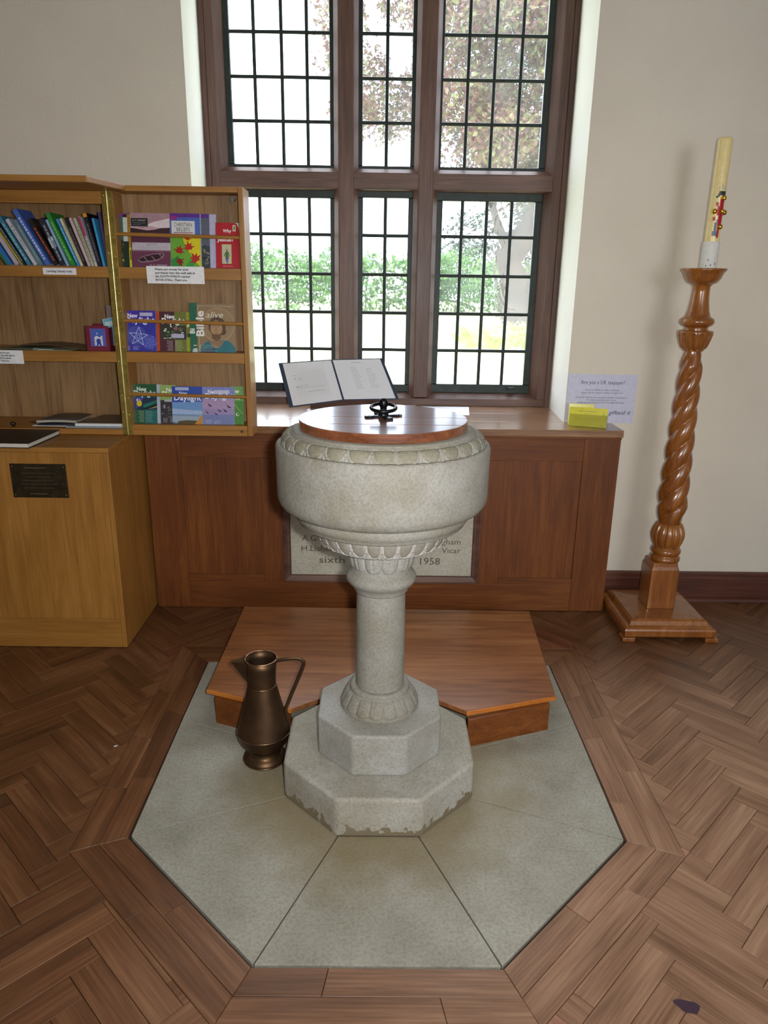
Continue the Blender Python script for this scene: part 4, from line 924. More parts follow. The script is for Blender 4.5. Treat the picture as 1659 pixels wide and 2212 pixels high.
t_, p, w, h = mag('pale grey booklet edge right of the fish cover', -1.022, -.998, .9745, 1.147, 1.186, .004, '#b8bcc8', 'booklet', G3)
p.rect(0, 0, w, h, '#a8b0c0').line(.009, 0, .009, h, .0008, '#c8ccd8').line(.016, 0, .016, h, .0008, '#8890a4'); fin(t_, p)
t_, p, w, h = mag('pale green magazine with a grey rocky stream, half covered by the seascape one', -1.004, -.935, .9745, 1.145, 1.184, .005, group=G3)
p.rect(0, 0, w, h, '#8ca85c').rect(0, .0, w, .105, '#34303a')
for k in range(36): p.disc(rnd.uniform(.005, w - .004), rnd.uniform(.028, .10), rnd.uniform(.002, .006), rnd.choice(['#787880', '#a0a0a8', '#1c1c24', '#54545c', '#5c6c44']), 7, .6)
p.text(.028, h - .030, .0255, 'Ne', '#e4ecd8', w=.030, bold=.0008).text(.008, h - .052, .034, 'Day', '#e4ecd8', w=.058, bold=.001).rect(.020, .098, .060, .108, '#b0b8b4').lines(.012, .004, .036, .026, 4, .0016, '#b8b8bc', 3).lines(.044, .004, .066, .026, 4, .0016, '#b8b8bc', 4); fin(t_, p)
t_, p, w, h = mag('blue magazine with a sea and rocky shore photograph, centre of the bottom door rack', -.949, -.812, .9745, 1.141, 1.175, .006, group=G3)
p.rect(0, 0, w, h, '#2848a4').poly([(0, .098), (0, .030), (w, .028), (w, .102)], '#6c94cc').poly([(0, .070), (0, .045), (w, .045), (w, .06)], '#9cb4d8').rect(0, 0, w, .042, '#94a8bc').line(0, .041, w - .014, .038, .0016, '#303c54').poly([(.015, 0), (.03, .014), (.07, .018), (.11, .016), (.12, 0)], '#54482c').poly([(.100, 0), (w - .001, .045), (w - .001, 0)], '#c08838').poly([(0, .0), (0, .010), (.03, .0)], '#405868')
p.rect(.016, h - .018, .076, h - .004, '#a8b4d8').text(.032, h - .036, .019, 'New', '#dce4f4', w=.036, bold=.0004).text(.008, h - .062, .036, 'Daylight', '#e8ecf8', w=w - .014, bold=.0008); fin(t_, p)
t_, p, w, h = mag('bright green magazine strip at the right end of the bottom door rack', -.690, -.628, .9745, 1.143, 1.184, .006, group=G3)
p.rect(0, 0, w, h, '#40842c').rect(.0, .105, w, h, '#6c9c4c').poly([(.02, .09), (w - .006, .045), (w - .006, .05), (.02, .096)], '#8cb468').disc(.034, .045, .008, '#c8dcc0', 10).disc(.036, .046, .005, '#3c8028', 8).text(.024, h - .030, .0255, 'w', '#e4ecd8', bold=.001).text(.018, h - .058, .032, 'ht', '#e4ecd8', bold=.001); fin(t_, p)
t_, p, w, h = mag('lilac magazine with dark birds in flight', -.811, -.668, .9745, 1.140, 1.174, .006, group=G3)
p.rect(0, 0, w, h, '#a890b8').rect(0, 0, w, .045, '#7480b4').rect(0, .045, w, .07, '#9a88b8').rect(0, h - .055, w, h, '#7884c4')
for bxx, byy, s_ in ((.032, .084, 1), (.020, .053, .8), (.060, .046, .8), (.076, .060, .9), (.102, .060, 1), (.118, .078, 1.1)):
    p.poly([(bxx - .010 * s_, byy + .012 * s_), (bxx - .003 * s_, byy), (bxx + .012 * s_, byy - .001), (bxx + .002 * s_, byy + .004 * s_)], '#282436')
    p.poly([(bxx - .003 * s_, byy), (bxx + .012 * s_, byy - .001), (bxx, byy - .0035 * s_)], '#282436')
nd(p, w, h, '#e4e4f4', .012); p.rect(.052, h - .030, .122, h - .014, '#c4c4dc').lines(.012, .004, .044, .022, 4, .0014, '#c0c4dc', 3).lines(.052, .004, .086, .018, 3, .0014, '#c0c4dc', 4); fin(t_, p)

# ---- middle shelf: leaflets and the small maroon box
def sheet(name, label, pts, z, th, colr, group=None, curl=0., rise=0.):
    """leaflet lying on a shelf: pts = four corners (x, y)"""
    mb = MB(); n = 8; vs = []
    for k in (0, 1):
        for i in range(n + 1):
            t = i / n; a = lerp(pts[0], pts[1], t); b_ = lerp(pts[3], pts[2], t)
            zz = z + curl * sin(pi * t) + rise * (1 - t) ** 3
            vs += [(a[0], a[1], zz + k * th), (b_[0], b_[1], zz + k * th)]
    m_ = 2 * (n + 1); fs = []
    for i in range(n):
        a = 2 * i; fs += [(a, a+1, a+3, a+2), (m_+a, m_+a+2, m_+a+3, m_+a+1), (a, a+2, m_+a+2, m_+a), (a+1, m_+a+1, m_+a+3, a+3)]
    fs += [(0, m_, m_+1, 1), (2*n, 2*n+1, m_+2*n+1, m_+2*n)]
    mb.raw(vs, fs); return tag(obj(name, mb, plain(colr, .45), loc=(pts[0][0], pts[0][1], z)), label, name, group)
GL = 'loose leaflets on the middle shelf'
sheet('leaflet', 'grey green leaflet lying flat at the left of the middle shelf', [(-1.72, 1.172), (-1.52, 1.168), (-1.50, 1.33), (-1.70, 1.34)], 1.2945, .002, '#6c7c70', GL, .004)
sheet('leaflet', 'dark brown leaflet sheet toward the back of the middle shelf', [(-1.68, 1.25), (-1.42, 1.26), (-1.40, 1.41), (-1.66, 1.42)], 1.302, .002, '#5c4a3a', GL, .010)
t_ = sheet('leaflet', 'folded pale green leaflet with an open loop edge on the middle shelf', [(-1.535, 1.175), (-1.385, 1.18), (-1.37, 1.30), (-1.53, 1.31)], 1.2948, .0012, '#b8c8ac', GL)
obj('fold', MB().tube([(-1.45, 1.176, 1.2972), (-1.50, 1.174, 1.3005), (-1.528, 1.174, 1.3035), (-1.538, 1.174, 1.3005), (-1.530, 1.174, 1.2972), (-1.48, 1.175, 1.2965)], .0010, 6), plain('#c8d8c4', .5), t_)
sheet('leaflet', 'brown printed leaflet lying between the folded one and the maroon box', [(-1.47, 1.20), (-1.315, 1.195), (-1.31, 1.36), (-1.46, 1.37)], 1.2972, .002, '#6a5644', GL, .006)
bxm = empty('card_box', (-1.247, 1.21, 1.295), 'small maroon box with a picture card on its front on the middle shelf', 'box')
mr = plain('#6c1430', .5)
mb = MB(); x0, x1, y0, y1, z0, z1 = -1.299, -1.199, 1.172, 1.272, 1.2945, 1.395
for a in ((x0, x1, y0, y0 + .003, z0, z1 + .008), (x0, x1, y1 - .003, y1, z0, z1 + .012), (x0, x0 + .003, y0 + .003, y1 - .003, z0, z1), (x1 - .003, x1, y0 + .003, y1 - .003, z0, z1), (x0 + .003, x1 - .003, y0 + .003, y1 - .003, z0, z0 + .003)): mb.box(*a)
obj('body', mb, mr, bxm, .0006)
p = Page((x0, y0, z0), X, Z)
p.rect(.018, .020, .088, .098, '#7a3c78').rect(.020, .022, .086, .096, '#5c58a8').rect(.036, .024, .072, .092, '#3c64b8').rect(.036, .024, .072, .058, '#c8ccdc').poly([(.036, .058), (.045, .066), (.06, .060), (.072, .068), (.072, .058)], '#d4dcec').disc(.054, .044, .010, '#2c409c', 12).poly([(.044, .024), (.048, .042), (.062, .042), (.066, .024), (.058, .024), (.055, .032), (.050, .024)], '#2c409c').disc(.050, .076, .0035, '#b8c0e0', 8).line(.058, .05, .059, .08, .001, '#a03c6c')
for k in range(12): p.rect(.010 + k * .007, .010, .013 + k * .007, .0112, '#b8743c')
p.done('picture_card', bxm)
t_ = tag(obj('card', MB().obox((-1.196, 1.285, 1.405), ((.94, .34, 0), (-.34, .94, 0), Z), (.085, .002, .16)), plain('#5c3c30', .5), loc=(-1.196, 1.285, 1.325)), 'brown picture card standing behind the maroon box', 'card')
t_ = tag(obj('card', MB().obox((-1.205, 1.225, 1.375), ((.96, 0, .2), Yv, (-.2, 0, .96)), (.05, .0015, .12)), plain('#c8d8dc', .4), loc=(-1.205, 1.225, 1.31)), 'pale blue card standing inside the maroon box', 'card')
p = Page(Vector((-1.205, 1.2242, 1.375)) - Vector((.96, 0, .2)) * .022 - Vector((-.2, 0, .96)) * .056, (.98, 0, .204), (-.204, 0, .98), .0004); p.rect(0, 0, .044, .112, '#6ca8c0').rect(.004, .08, .04, .1, '#b8d4dc').done('printed_face', t_)
# ---- bottom shelf: booklets, white pad, dark knob
GB = 'booklets lying at the bottom of the cupboard'
sheet('booklet', 'dark brown leaflet at the left of the bottom shelf pile', [(-1.655, 1.30), (-1.50, 1.20), (-1.40, 1.28), (-1.56, 1.40)], .9525, .002, '#43352a', GB)
sheet('booklet', 'lower open booklet with dark blue inside on the bottom shelf', [(-1.585, 1.176), (-1.405, 1.186), (-1.40, 1.33), (-1.58, 1.33)], .9545, .004, '#c4beb0', GB, 0, .002)
sheet('booklet', 'dark blue leaflet sandwiched in the bottom shelf pile', [(-1.565, 1.180), (-1.405, 1.190), (-1.40, 1.33), (-1.56, 1.33)], .9595, .0055, '#23263c', GB)
sheet('booklet', 'upper booklet with curled grey pages on the bottom shelf pile', [(-1.575, 1.196), (-1.40, 1.214), (-1.395, 1.34), (-1.57, 1.33)], .966, .010, '#a8a294', GB, .004, .002)
sheet('booklet', 'dark grey covered booklet on top of the bottom shelf pile', [(-1.565, 1.20), (-1.385, 1.218), (-1.38, 1.36), (-1.54, 1.36)], .981, .002, '#4a4440', GB, .004)
sheet('booklet', 'thin grey leaflets under the white paper pad by the brass hinge', [(-1.43, 1.166), (-1.168, 1.168), (-1.168, 1.34), (-1.41, 1.34)], .9525, .006, '#8c949c', GB)
sheet('paper_pad', 'white edged paper pad lying by the brass hinge', [(-1.392, 1.176), (-1.166, 1.176), (-1.166, 1.36), (-1.37, 1.36)], .9592, .012, '#d4d8da')
sheet('booklet', 'brown covered booklet lying on the white paper pad', [(-1.39, 1.178), (-1.166, 1.178), (-1.166, 1.40), (-1.34, 1.40)], .9718, .002, '#6a5a4c', GB)
k_ = tag(obj('drawer_knob', MB().lathe([(.006, 0), (.008, .004), (.012, .010), (.013, .016), (.009, .021), (.003, .023)], 20, c=(-1.676, 1.185, .9515)), plain('#2c1a14', .3, 0, .4), loc=(-1.676, 1.185, .9515)), 'small dark round knob lying behind the black notebook', 'knob')
# ---- black notebook on the worktop
nb = empty('notebook', (-1.59, .99, .9265), 'black covered notebook lying on the light oak cabinet top', 'notebook')
ax_ = (Vector((.995, -.03, 0)), Vector((.03, .995, 0)), Z)
blk = plain('#121116', .45)
obj('cover', MB().obox((-1.597, .995, .9283), ax_, (.296, .292, .003)).obox((-1.597, .995, .9475), ax_, (.296, .292, .003)).obox((-1.597 - .1465, .995, .938), ax_, (.003, .292, .017)), blk, nb, .001)
obj('pages', MB().obox((-1.597, .995, .9379), ax_, (.286, .284, .0158)), plain('#d0ccc0', .7), nb)

# ================================================================ PASCHAL CANDLESTICK
cst = empty('candlestick', (1.375, 1.2, 0), 'tall polished oak barley twist candlestick standing right of the panelling', 'candlestick')
cx, cy = 1.372, 1.208
def sq(h): return [(cx - h, cy - h), (cx + h, cy - h), (cx + h, cy + h), (cx - h, cy + h)]
def sqlathe(prof):
    mb = MB(); vs = []
    for h, z in prof: vs += [(x, y, z) for x, y in sq(h)]
    k = len(prof); fs = [(3, 2, 1, 0), tuple(range(4*(k-1), 4*k))] + [(j*4+i, j*4+(i+1) % 4, (j+1)*4+(i+1) % 4, (j+1)*4+i) for j in range(k-1) for i in range(4)]
    mb.raw(vs, fs); return mb
obj('base', sqlathe([(.200, .020), (.214, .022), (.216, .052), (.213, .060), (.204, .066), (.190, .070), (.186, .078), (.181, .088), (.170, .096), (.10, .100)]), M_CANDLEST, cst, .002)
for sx in (-1, 1):
    for sy in (-1, 1):
        x, y = cx + sx * .196, cy + sy * .196
        obj('foot', MB().prism([(x - .030, y - .030), (x + .030, y - .030), (x + .030, y + .030), (x - .030, y + .030)], .001, .0205), M_CANDLEST, cst, .003)
obj('post', sqlathe([(.0665, .099), (.0665, .300), (.061, .315), (.058, .335)]), M_CANDLEST, cst, .004)
cx2 = 1.383
def cl(nm, prof, n=48, **k): return obj(nm, MB().lathe(prof, n, c=(cx2, 1.204, 0), **k), M_CANDLEST, cst)
cl('ring_moulding', [(.058, .333), (.066, .336), (.070, .345), (.069, .355), (.062, .362), (.060, .368), (.066, .374), (.070, .384), (.068, .394), (.060, .402), (.056, .408)])
def leaf(n, amp, k0, k1):
    def f(th, j, r, z):
        if j < k0 or j > k1: return (0, 0)
        u = abs(cell(th, n)); return (amp * (1 - (u / .5) ** 2) - (amp * .8 if u > .42 else 0) - (amp * .5 if u < .06 else 0), 0)
    return f
cl('carved_knop', [(.056, .406)] + [(.056 + .017 * sin(pi * i / 10), .408 + .112 * i / 10) for i in range(11)] + [(.050, .524)], 12 * 14, disp=leaf(12, .005, 1, 11))
NT = 150
tw = []
def twd(th, j, r, z):
    if j == 0 or j == NT: return (0, 0)
    t = j / NT; a = (.0165 - .004 * t) * min(1, t * 14) * min(1, (1 - t) * 14)
    return (a * (abs(cos(1.5 * (th - 2 * pi * z / .315))) ** .75 - 1), 0)
tw = [((.0735 - .025 * (i / NT)) * (.70 + .30 * min(1, i / NT * 10, (1 - i / NT) * 12)), .524 + .806 * i / NT) for i in range(NT + 1)]
cl('twisted_shaft', tw, 120, disp=twd)
cl('carved_cup', [(.042, 1.328), (.044, 1.334)] + [(.044 + .026 * (i / 10) ** .6, 1.337 + .066 * i / 10) for i in range(11)] + [(.074, 1.406), (.075, 1.412), (.071, 1.417), (.052, 1.419)], 12 * 14, disp=leaf(12, .005, 2, 12))
cl('turned_neck', [(.050, 1.417), (.050, 1.424), (.048, 1.430), (.052, 1.434), (.066, 1.440), (.073, 1.452), (.070, 1.466), (.058, 1.474), (.052, 1.478), (.050, 1.486), (.045, 1.50), (.0385, 1.54), (.0355, 1.58), (.036, 1.603), (.041, 1.606), (.043, 1.612)])
cl('dish', [(.041, 1.610), (.060, 1.618), (.073, 1.634), (.079, 1.650), (.084, 1.660), (.092, 1.668), (.094, 1.676), (.089, 1.677), (.084, 1.668), (.07, 1.664), (.045, 1.663)])
KX, KY = 1.397, 1.204
can = empty('decorated_candle', (KX, KY, 1.663), 'tall cream candle with red ribbon cross and gold studs on the candlestick', 'candle')
obj('wax', MB().lathe([(.0305, 1.782), (.0305, 2.17), (.0295, 2.182), (.024, 2.187), (.012, 2.186), (.008, 2.183)], 40, c=(KX, KY, 0)), M_WAX, can)
obj('white_sleeve', MB().lathe([(.0345, 1.6635), (.0355, 1.67), (.0355, 1.782), (.034, 1.785), (.0306, 1.785)], 40, c=(KX, KY, 0)), plain('#d8d8d4', .55), can)
def wrap(nm, rects, colr, r=.0309, th=.0006):
    mb = MB()
    for a0, a1, z0, z1 in rects:
        n = max(1, int(abs(a1 - a0) / .12)); vs = []
        for i in range(n + 1):
            a = -pi / 2 + a0 + (a1 - a0) * i / n
            for z in (z0, z1): vs.append((KX + r * cos(a), KY + r * sin(a), z))
        mb.raw(vs, [(2*i, 2*i+2, 2*i+3, 2*i+1) for i in range(n)])
    return obj(nm, mb, plain(colr, .4), can)
A0 = .42
wrap('red_ribbon', [(A0 - .34, A0 + .34, 1.836, 1.957), (A0 - .60, A0 + 1.05, 1.888, 1.916)], '#b01830')
wrap('red_ribbon', [(-.45, -.12, 1.925, 1.939), (-.62, -.30, 1.868, 1.882), (-.2, .05, 1.9, 1.925)], '#b81c34', .0311)
wrap('dark_transfer', [(-.55, -.30, 1.955, 1.964), (-.25, .9, 1.966, 1.982), (-.35, -.1, 1.96, 1.972)], '#2c3430')
wrap('blue_transfer', [(-.50, .12, 1.807, 1.826), (-.32, .02, 1.826, 1.86), (-.1, .05, 1.86, 1.872)], '#5c6c84')
wrap('blue_transfer', [(-.3, -.22, 1.985, 2.0), (.1, .2, 1.985, 2.006), (.5, .6, 1.985, 2.002)], '#9ca4b0')
wrap('red_transfer', [(.12, .45, 1.800, 1.835)], '#a82438', .0312)
wrap('sleeve_marks', [(-.55, -.42, 1.706, 1.714), (-.2, -.05, 1.686, 1.694), (.3, .42, 1.69, 1.702), (-.7, -.55, 1.685, 1.69), (-.1, .3, 1.668, 1.673), (-.5, -.3, 1.668, 1.672)], '#5c6460', .0357)
for a, z in ((A0, 1.955), (A0, 1.843), (A0, 1.903), (-.50, 1.903), (1.38, 1.901)):
    aa = -pi / 2 + a; obj('gold_stud', MB().sphere((KX + .035 * cos(aa), KY + .035 * sin(aa), z), .0112, 14), M_GOLD, can)

# ================================================================ COPPER JUG
JX, JY = -.399, .078
jug = empty('copper_jug', (JX, JY, .0015), 'tarnished copper jug with long handle standing left of the font base', 'jug')
def jl(nm, prof, mat=M_COPPER, cap=False): return obj(nm, MB().lathe(prof, 56, c=(JX, JY, 0), cap=cap), mat, jug)
jl('foot', [(.070, .002), (.0745, .004), (.0755, .010), (.073, .018), (.064, .026), (.0575, .031), (.0555, .034), (.053, .042), (.0545, .050), (.058, .053)], cap=True)
jl('body', [(.050, .050), (.060, .056), (.072, .066), (.082, .080), (.088, .096), (.0905, .114), (.0915, .118), (.0905, .122), (.087, .136), (.080, .165), (.070, .203), (.060, .245), (.052, .280), (.0485, .297)])
jl('neck', [(.0478, .295), (.0472, .305), (.0480, .330), (.0505, .365), (.0532, .393), (.0520, .393), (.0492, .365), (.0468, .330), (.046, .300), (.046, .25)])
for r_, z in ((.0918, .118), (.0492, .297), (.0592, .0305), (.0756, .0085), (.0528, .3935)):
    obj('rim_wire', MB().tube([(JX + r_ * cos(2*pi*i/48), JY + r_ * sin(2*pi*i/48), z) for i in range(49)], .0009 if r_ != .0528 else .0014, 6), M_COPPERRIM, jug)
sp = MB(); tip = (JX - .100, JY - .004, .380)
ring_ = [(JX - .046, JY - .020, .385), (JX - .045, JY + .018, .393), (JX - .0475, JY + .010, .33), (JX - .0475, JY - .002, .300), (JX - .0475, JY - .014, .33)]
tb = (JX - .092, JY - .003, .368); t2 = (JX - .100, JY + .003, .381)
sp.raw([tip, t2, tb] + ring_, [(0, 3, 7, 2), (2, 7, 6), (2, 6, 5), (1, 2, 5, 4)])
so = obj('spout', sp, M_COPPER, jug, fixn=False); md = so.modifiers.new('solid', 'SOLIDIFY'); md.thickness = .0012
hd = MB(); hp = [(JX + .050, JY, .384), (JX + .070, JY, .389), (JX + .100, JY, .3925), (JX + .122, JY, .393), (JX + .134, JY, .390), (JX + .142, JY, .383), (JX + .143, JY, .373), (JX + .138, JY, .357), (JX + .120, JY, .310), (JX + .100, JY, .260), (JX + .086, JY, .222), (JX + .0775, JY, .200), (JX + .078, JY, .19), (JX + .0845, JY, .150)]
hd.tube(hp, .0065, 10, flat=.62); obj('handle', hd, M_COPPER, jug)

# ================================================================ THINGS ON THE SILL
bk = empty('display_folder', (-.17, 1.6, .95), 'open dark blue display folder with clear pockets standing on the window sill behind the font', 'folder')
def quadslab(nm, pts, th, mat, off=0.):
    a, b_, c, d = [Vector(q) for q in pts]; n = (b_ - a).cross(d - a).normalized()
    vs = [q + n * off for q in (a, b_, c, d)] + [q + n * (off - th) for q in (a, b_, c, d)]; mb = MB()
    mb.raw(vs, [(0, 1, 2, 3), (7, 6, 5, 4), (0, 4, 5, 1), (1, 5, 6, 2), (2, 6, 7, 3), (3, 7, 4, 0)]); return obj(nm, mb, mat, bk, .0008), (a + n * off, (b_ - a), (d - a))
BL, BC, TC_, TL = (-.460, 1.52, .999), (-.193, 1.563, 1.031), (-.260, 1.69, 1.2215), (-.528, 1.66, 1.2025)
BR, TR = (.087, 1.56, 1.041), (.001, 1.69, 1.231)
navy = plain('#28364c', .4)
quadslab('cover', (BL, BC, TC_, TL), .003, navy); quadslab('cover', (BC, BR, TR, TC_), .003, navy)
pp, tq, bq = newmat('translucent_page'); bq.inputs['Base Color'].default_value = lin('#f0f2f8'); bq.inputs['Roughness'].default_value = .3
trq = N(tq, 'ShaderNodeBsdfTranslucent'); trq.inputs['Color'].default_value = lin('#f0f2f8'); mxq = N(tq, 'ShaderNodeMixShader'); mxq.inputs[0].default_value = .3
tq.links.new(bq.outputs[0], mxq.inputs[1]); tq.links.new(trq.outputs[0], mxq.inputs[2]); tq.links.new(mxq.outputs[0], tq.nodes['Material Output'].inputs['Surface'])
def inq(a, b_, c, d, u, v): return Vector(a).lerp(Vector(b_), u).lerp(Vector(d).lerp(Vector(c), u), v)
for (q, u0, u1, ps) in (((BL, BC, TC_, TL), .075, .985, 0), ((BC, BR, TR, TC_), .02, .945, 1)):
    s_ = [inq(*q, u0, .025), inq(*q, u1, .025), inq(*q, u1, .975), inq(*q, u0, .975)]
    o_, (aa, bb, dd) = quadslab('page', s_, .0012, pp, .0018)
    w, h = bb.length, dd.length; pg = Page(aa, bb.normalized(), dd.normalized(), .0005)
    g = '#a8a8b4'
    if ps == 0:
        pg.lines(.05, h - .060, .20, h - .052, 1, .0028, g, 1, 0).lines(.035, h - .082, .20, h - .074, 1, .003, g, 2, 0)
        pg.text(.036, h - .105, .018, 'T', '#8088a0').lines(.055, h - .11, .20, h - .09, 3, .0016, g, 3, .1).text(.036, h - .150, .018, 'W', '#8088a0').lines(.058, h - .155, .20, h - .132, 3, .0016, g, 4, .1).lines(.09, h - .18, .18, h - .17, 1, .0022, g, 6, .1)
    else:
        pg.lines(.09, h - .02, .14, h - .012, 1, .003, g, 1, 0).lines(.08, h - .17, .125, h - .04, 14, .0018, g, 2, .5).lines(.155, h - .17, .20, h - .05, 12, .0018, g, 5, .6)
    pg.done('print', bk)
st = empty('book_stand', (-.12, 1.6, .946), 'dark wooden sloping book stand holding the open folder on the sill', 'book stand')
q = [(-.375, 1.500, .9465), (.170, 1.500, .9465), (.170, 1.700, .9465), (-.375, 1.700, .9465)]
def sb(nm, vs_):
    mb = MB(); mb.raw(vs_, [(0, 1, 2, 3), (7, 6, 5, 4), (0, 4, 5, 1), (1, 5, 6, 2), (2, 6, 7, 3), (3, 7, 4, 0)]); obj(nm, mb, M_FRAME['x'], st, .001)
sb('rest_board', [(-.36, 1.545, .985), (.03, 1.570, 1.003), (-.06, 1.69, 1.165), (-.36, 1.676, 1.150), (-.36, 1.557, .979), (.03, 1.582, .997), (-.06, 1.702, 1.159), (-.36, 1.688, 1.144)])
sb('ledge', [(-.372, 1.492, .986), (.17, 1.520, 1.008), (.17, 1.575, 1.012), (-.372, 1.546, .990), (-.372, 1.492, .976), (.17, 1.520, .998), (.17, 1.575, 1.002), (-.372, 1.546, .980)])
sb('leg', [(-.33, 1.53, .946), (-.30, 1.53, .946), (-.30, 1.55, .946), (-.33, 1.55, .946), (-.33, 1.53, .978), (-.30, 1.53, .979), (-.30, 1.55, .979), (-.33, 1.55, .978)])
sb('leg', [(.10, 1.545, .946), (.13, 1.545, .946), (.13, 1.565, .946), (.10, 1.565, .946), (.10, 1.545, .996), (.13, 1.545, .996), (.13, 1.565, .997), (.10, 1.565, .997)])
sb('leg', [(-.14, 1.74, .946), (-.11, 1.74, .946), (-.11, 1.76, .946), (-.14, 1.76, .946), (-.14, 1.690, 1.14), (-.11, 1.690, 1.14), (-.11, 1.702, 1.14), (-.14, 1.702, 1.14)])
sheet('paper_sheet', 'white paper sheet lying on the sill right of the font cover', [(.20, 1.665), (.457, 1.664), (.484, 1.93), (.22, 1.93)], .9468, .0010, '#e4e6ee')
# A4 sign on the wall
sg = tag(obj('wall_sign', MB().obox((1.083, 1.4975, 1.0665), ((1, 0, -.005), Yv, (.005, 0, 1)), (.341, .002, .239)), plain('#c4c6dc', .5), loc=(1.083, 1.4975, .947)), 'lilac white paper sign about tax giving, on the wall above the panelling end', 'sign')
p = Page((.9125, 1.4965, .948), (1, 0, -.005), (.005, 0, 1), .0004); ik = '#3c3c4c'
p.text(.172, .191, .0275, 'Are you a UK taxpayer?', ik, 'CENTER', w=.218)
for k, (s_, w_, v_) in enumerate((('If you would like to make a donation', .165, .159), ('please use the yellow envelopes to gift aid it', .205, .1455), ('Using Gift Aid you can make your donation worth more.', .254, .1225), ('For every pound you give to us,', .145, .110), ('we get an extra 28 pence from the Inland Revenue.', .236, .0975))): p.text(.172, v_, .0112, s_, ik, 'CENTER', w=w_)
p.text(.215, .043, .029, 'giftaid it', '#2c2c3c', w=.112, shear=.35).line(.196, .048, .214, .048, .0012, ik).line(.204, .056, .204, .036, .001, ik)
p.done('lettering', sg)
yel = empty('envelope_holder', (1.0, 1.40, .9465), 'bright yellow gift envelopes in a glossy clear stand on the sill end', 'envelopes')
yg = plain('#d2cc28', .25, 0, .4)
def env(x0, x1, y0, y1, zt, lean, nm):
    a, b_ = Vector((x0, y0, .9472)), Vector((x1, y1, .9472)); U = (b_ - a); w = U.length; U.normalize(); nb_ = Vector((U.y, -U.x, 0)); V = (Z - nb_ * lean).normalized()
    N_ = U.cross(V).normalized(); h = zt
    o = obj(nm, MB().obox(a + U * w / 2 + V * h / 2, (U, V, N_), (w, h, .0025)), yg, yel, .0006)
    return Page(a + N_ * .0013, U, V, .0004), w, h
env(.917, 1.035, 1.452, 1.428, .100, .12, 'envelope')
p, w, h = env(.911, 1.078, 1.408, 1.352, .092, .28, 'envelope')
g = '#8c8c20'
p.lines(.035, h - .021, .130, h - .014, 1, .0035, g, 1, 0)
p.lines(.072, h - .030, .10, h - .026, 1, .0025, g, 2, 0).lines(.022, .030, .15, .045, 2, .0008, g, 3, 0).lines(.012, h - .047, .04, h - .043, 1, .0016, g, 4, 0).line(w - .018, h - .045, w - .018, h - .014, .0012, '#74741c').line(w - .026, h - .030, w - .006, h - .030, .0012, '#74741c')
p.done('print', yel)
# clear stand front
m_clear, t0, b0 = newmat('clear_acrylic'); b0.inputs['Transmission Weight'].default_value = 1; b0.inputs['Roughness'].default_value = .06; b0.inputs['IOR'].default_value = 1.3; b0.inputs['Base Color'].default_value = (.97, .98, 1, 1)
a, b_ = Vector((.910, 1.402, .947)), Vector((1.082, 1.344, .947)); U = (b_ - a).normalized(); nb_ = Vector((U.y, -U.x, 0)); V = (Z - nb_ * .28).normalized(); N_ = U.cross(V)
obj('clear_front', MB().obox(a + U * .0905 + V * .030 + N_ * .001, (U, V, N_), (.181, .060, .0016)), m_clear, yel, .0004)

# ================================================================ OUTSIDE
mb = MB(); n = 24
for i in range(n):
    for j in range(n):
        def P_(i, j):
            x = -30 + 60 * i / n; y = 2.35 + 40 * j / n; return (x, y, -.25 + .0225 * (y - 2.35) + .04 * sin(x * .7 + y))
        mb.poly([P_(i, j), P_(i+1, j), P_(i+1, j+1), P_(i, j+1)])
obj('ground', mb, plain('#aeb288', .9), kind='structure', fixn=False)
def crown(name, n, blobs, size, mat, parent, seed):
    rnd = random.Random(seed); mb = MB()
    tot = sum(b_[3] ** 2 for b_ in blobs)
    for (bx_, by_, bz_, br, sq_) in blobs:
        for k in range(int(n * br ** 2 / tot)):
            while True:
                v = Vector((rnd.uniform(-1, 1), rnd.uniform(-1, 1), rnd.uniform(-1, 1)))
                if .25 < v.length < 1: break
            v *= (.75 + .25 * rnd.random()) / max(v.length, .55) * (.6 + .4 * rnd.random())
            c = Vector((bx_ + v.x * br, by_ + v.y * br, bz_ + v.z * br * sq_)); s_ = size * rnd.uniform(.6, 1.4)
            a = Vector((rnd.gauss(0, 1), rnd.gauss(0, 1), rnd.gauss(0, 1))).normalized(); b2_ = a.cross(Vector((rnd.gauss(0, 1), rnd.gauss(0, 1), rnd.gauss(0, 1)))).normalized()
            mb.poly([c - a * s_, c - b2_ * s_ * .45, c + a * s_, c + b2_ * s_ * .45])
    return obj(name, mb, mat, parent, kind='stuff', fixn=False)
MG = leafmat('hedge_leaves', '#2c4e24', '#467234', '#749858'); MD = leafmat('yew_leaves', '#0e1c14', '#1a3020', '#344c34'); MCB = leafmat('copper_leaves', '#4a2c34', '#74504c', '#707a4c'); ML = leafmat('lime_leaves', '#7ca050', '#9cbc70', '#c8dca0')
def rg(y): return -.25 + .0225 * (y - 2.35)
hd_ = empty('hedge', (-4, 31, rg(31)), 'light green clipped hedge across the far side of the lawn behind the left panes', 'hedge')
crown('foliage', 15000, [(x, 31 + random.uniform(-.6, .6), rg(31) + 1.35 + random.uniform(-.2, .35), random.uniform(1.4, 1.9), .95) for x in [-13 + 1.25 * k for k in range(14)]], .13, MG, hd_, 1)
h2 = empty('hedge', (9, 29, rg(29)), 'darker shrub border at the far right side of the lawn', 'hedge')
crown('foliage', 7000, [(4.5 + 1.5 * k, 29 + random.uniform(-.6, .6), rg(29) + 1.1 + random.uniform(-.2, .5), random.uniform(1.3, 1.8), .9) for k in range(7)], .13, MG, h2, 2)
M_BARK = stone('bark', '#201a16', '#302822', '#40362e', scale=.3, rough=.9)
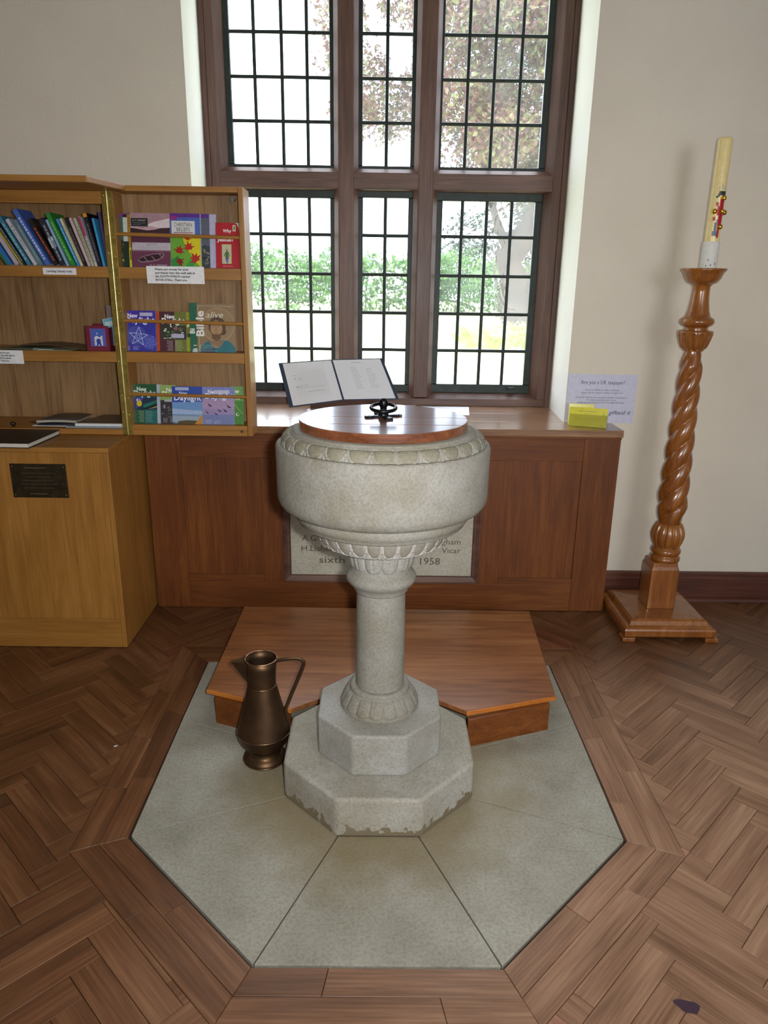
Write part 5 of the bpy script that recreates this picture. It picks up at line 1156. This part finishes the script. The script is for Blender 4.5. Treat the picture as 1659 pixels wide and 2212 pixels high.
tr = empty('copper_beech', (5.2, 21, rg(21)), 'large tree with leaning trunk and copper tinged crown behind the right panes', 'tree')
obj('trunk', MB().tube([(4.3, 21, rg(21) - .1), (4.0, 21, 1.6), (3.7, 20.9, 2.3), (4.3, 20.8, 3.2), (5.2, 20.7, 4.6), (5.6, 20.7, 6.5), (5.4, 20.8, 9)], [.75, .55, .48, .42, .38, .3, .15], 14), M_BARK, tr)
for pth, r_ in (([(3.8, 20.9, 2.2), (3.2, 20.6, 3.4), (2.6, 20.4, 5.2), (1.8, 20.4, 8)], .26), ([(4.6, 20.8, 3.6), (6.2, 20.4, 4.4), (8.2, 20.2, 4.9)], .22), ([(5.4, 20.7, 5.4), (4.2, 20.2, 7.2), (3.4, 20, 9)], .16), ([(5.6, 20.7, 6.4), (7, 20.2, 8), (8, 20, 10)], .16), ([(6.2, 20.4, 4.4), (7.5, 19.8, 6.4)], .1)):
    obj('branch', MB().tube(pth, [r_ * (1 - .7 * i / (len(pth) - 1)) for i in range(len(pth))], 8), M_BARK, tr)
rb = random.Random(9)
crown('leaves', 40000, [(rb.uniform(1.6, 8.5), rb.uniform(19, 22.5), rb.uniform(4.6, 11.5), rb.uniform(.8, 1.6), .75) for k in range(60)], .095, MCB, tr, 3)
tr2 = empty('yew_tree', (8, 35.5, rg(35.5)), 'dark evergreen tree filling the gaps behind the leaning trunk', 'tree')
obj('trunk', MB().tube([(8, 35.5, rg(35.5) - .1), (8.2, 35.5, 3), (8, 35.5, 7)], [.4, .35, .2], 10), M_BARK, tr2)
crown('leaves', 34000, [(rb.uniform(3.6, 13), rb.uniform(34, 37), rb.uniform(2.0, 13), rb.uniform(1.5, 2.5), .8) for k in range(40)], .13, MD, tr2, 4)
tr3 = empty('lime_tree', (-1.5, 24, rg(24)), 'pale airy tree seen faintly through the upper middle panes', 'tree')
obj('trunk', MB().tube([(-1.25, 24, rg(24) - .1), (-1.3, 24, 4), (-1.2, 24, 9)], [.22, .18, .08], 10), M_BARK, tr3)
crown('leaves', 7000, [(rb.uniform(-1.6, 1.6), rb.uniform(23, 26), rb.uniform(6.5, 12), rb.uniform(.6, 1.2), .8) for k in range(22)], .11, MCB, tr3, 5)
fe = empty('fern_clump', (4.6, 14, rg(14)), 'clump of long ferny leaves in front of the leaning trunk', 'fern')
mb = MB(); rf_ = random.Random(4)
for k in range(150):
    bx_, by_ = rf_.uniform(1.9, 6.2), rf_.uniform(16.5, 17.5); a = rf_.uniform(-1.0, 1.0); L = rf_.uniform(.7, 1.3); z0 = rg(17) - .1
    pts = [Vector((bx_ + sin(a) * L * t * .7, by_ - .3 * t, z0 + L * (t - .45 * t * t) * 1.1)) for t in (0, .33, .66, 1)]
    for i in range(3):
        w0, w1_ = (.05, .07, .05, .01)[i], (.05, .07, .05, .01)[i+1]; mb.poly([pts[i] - X * w0, pts[i] + X * w0, pts[i+1] + X * w1_, pts[i+1] - X * w1_])
obj('fronds', mb, ML, fe, kind='stuff', fixn=False)
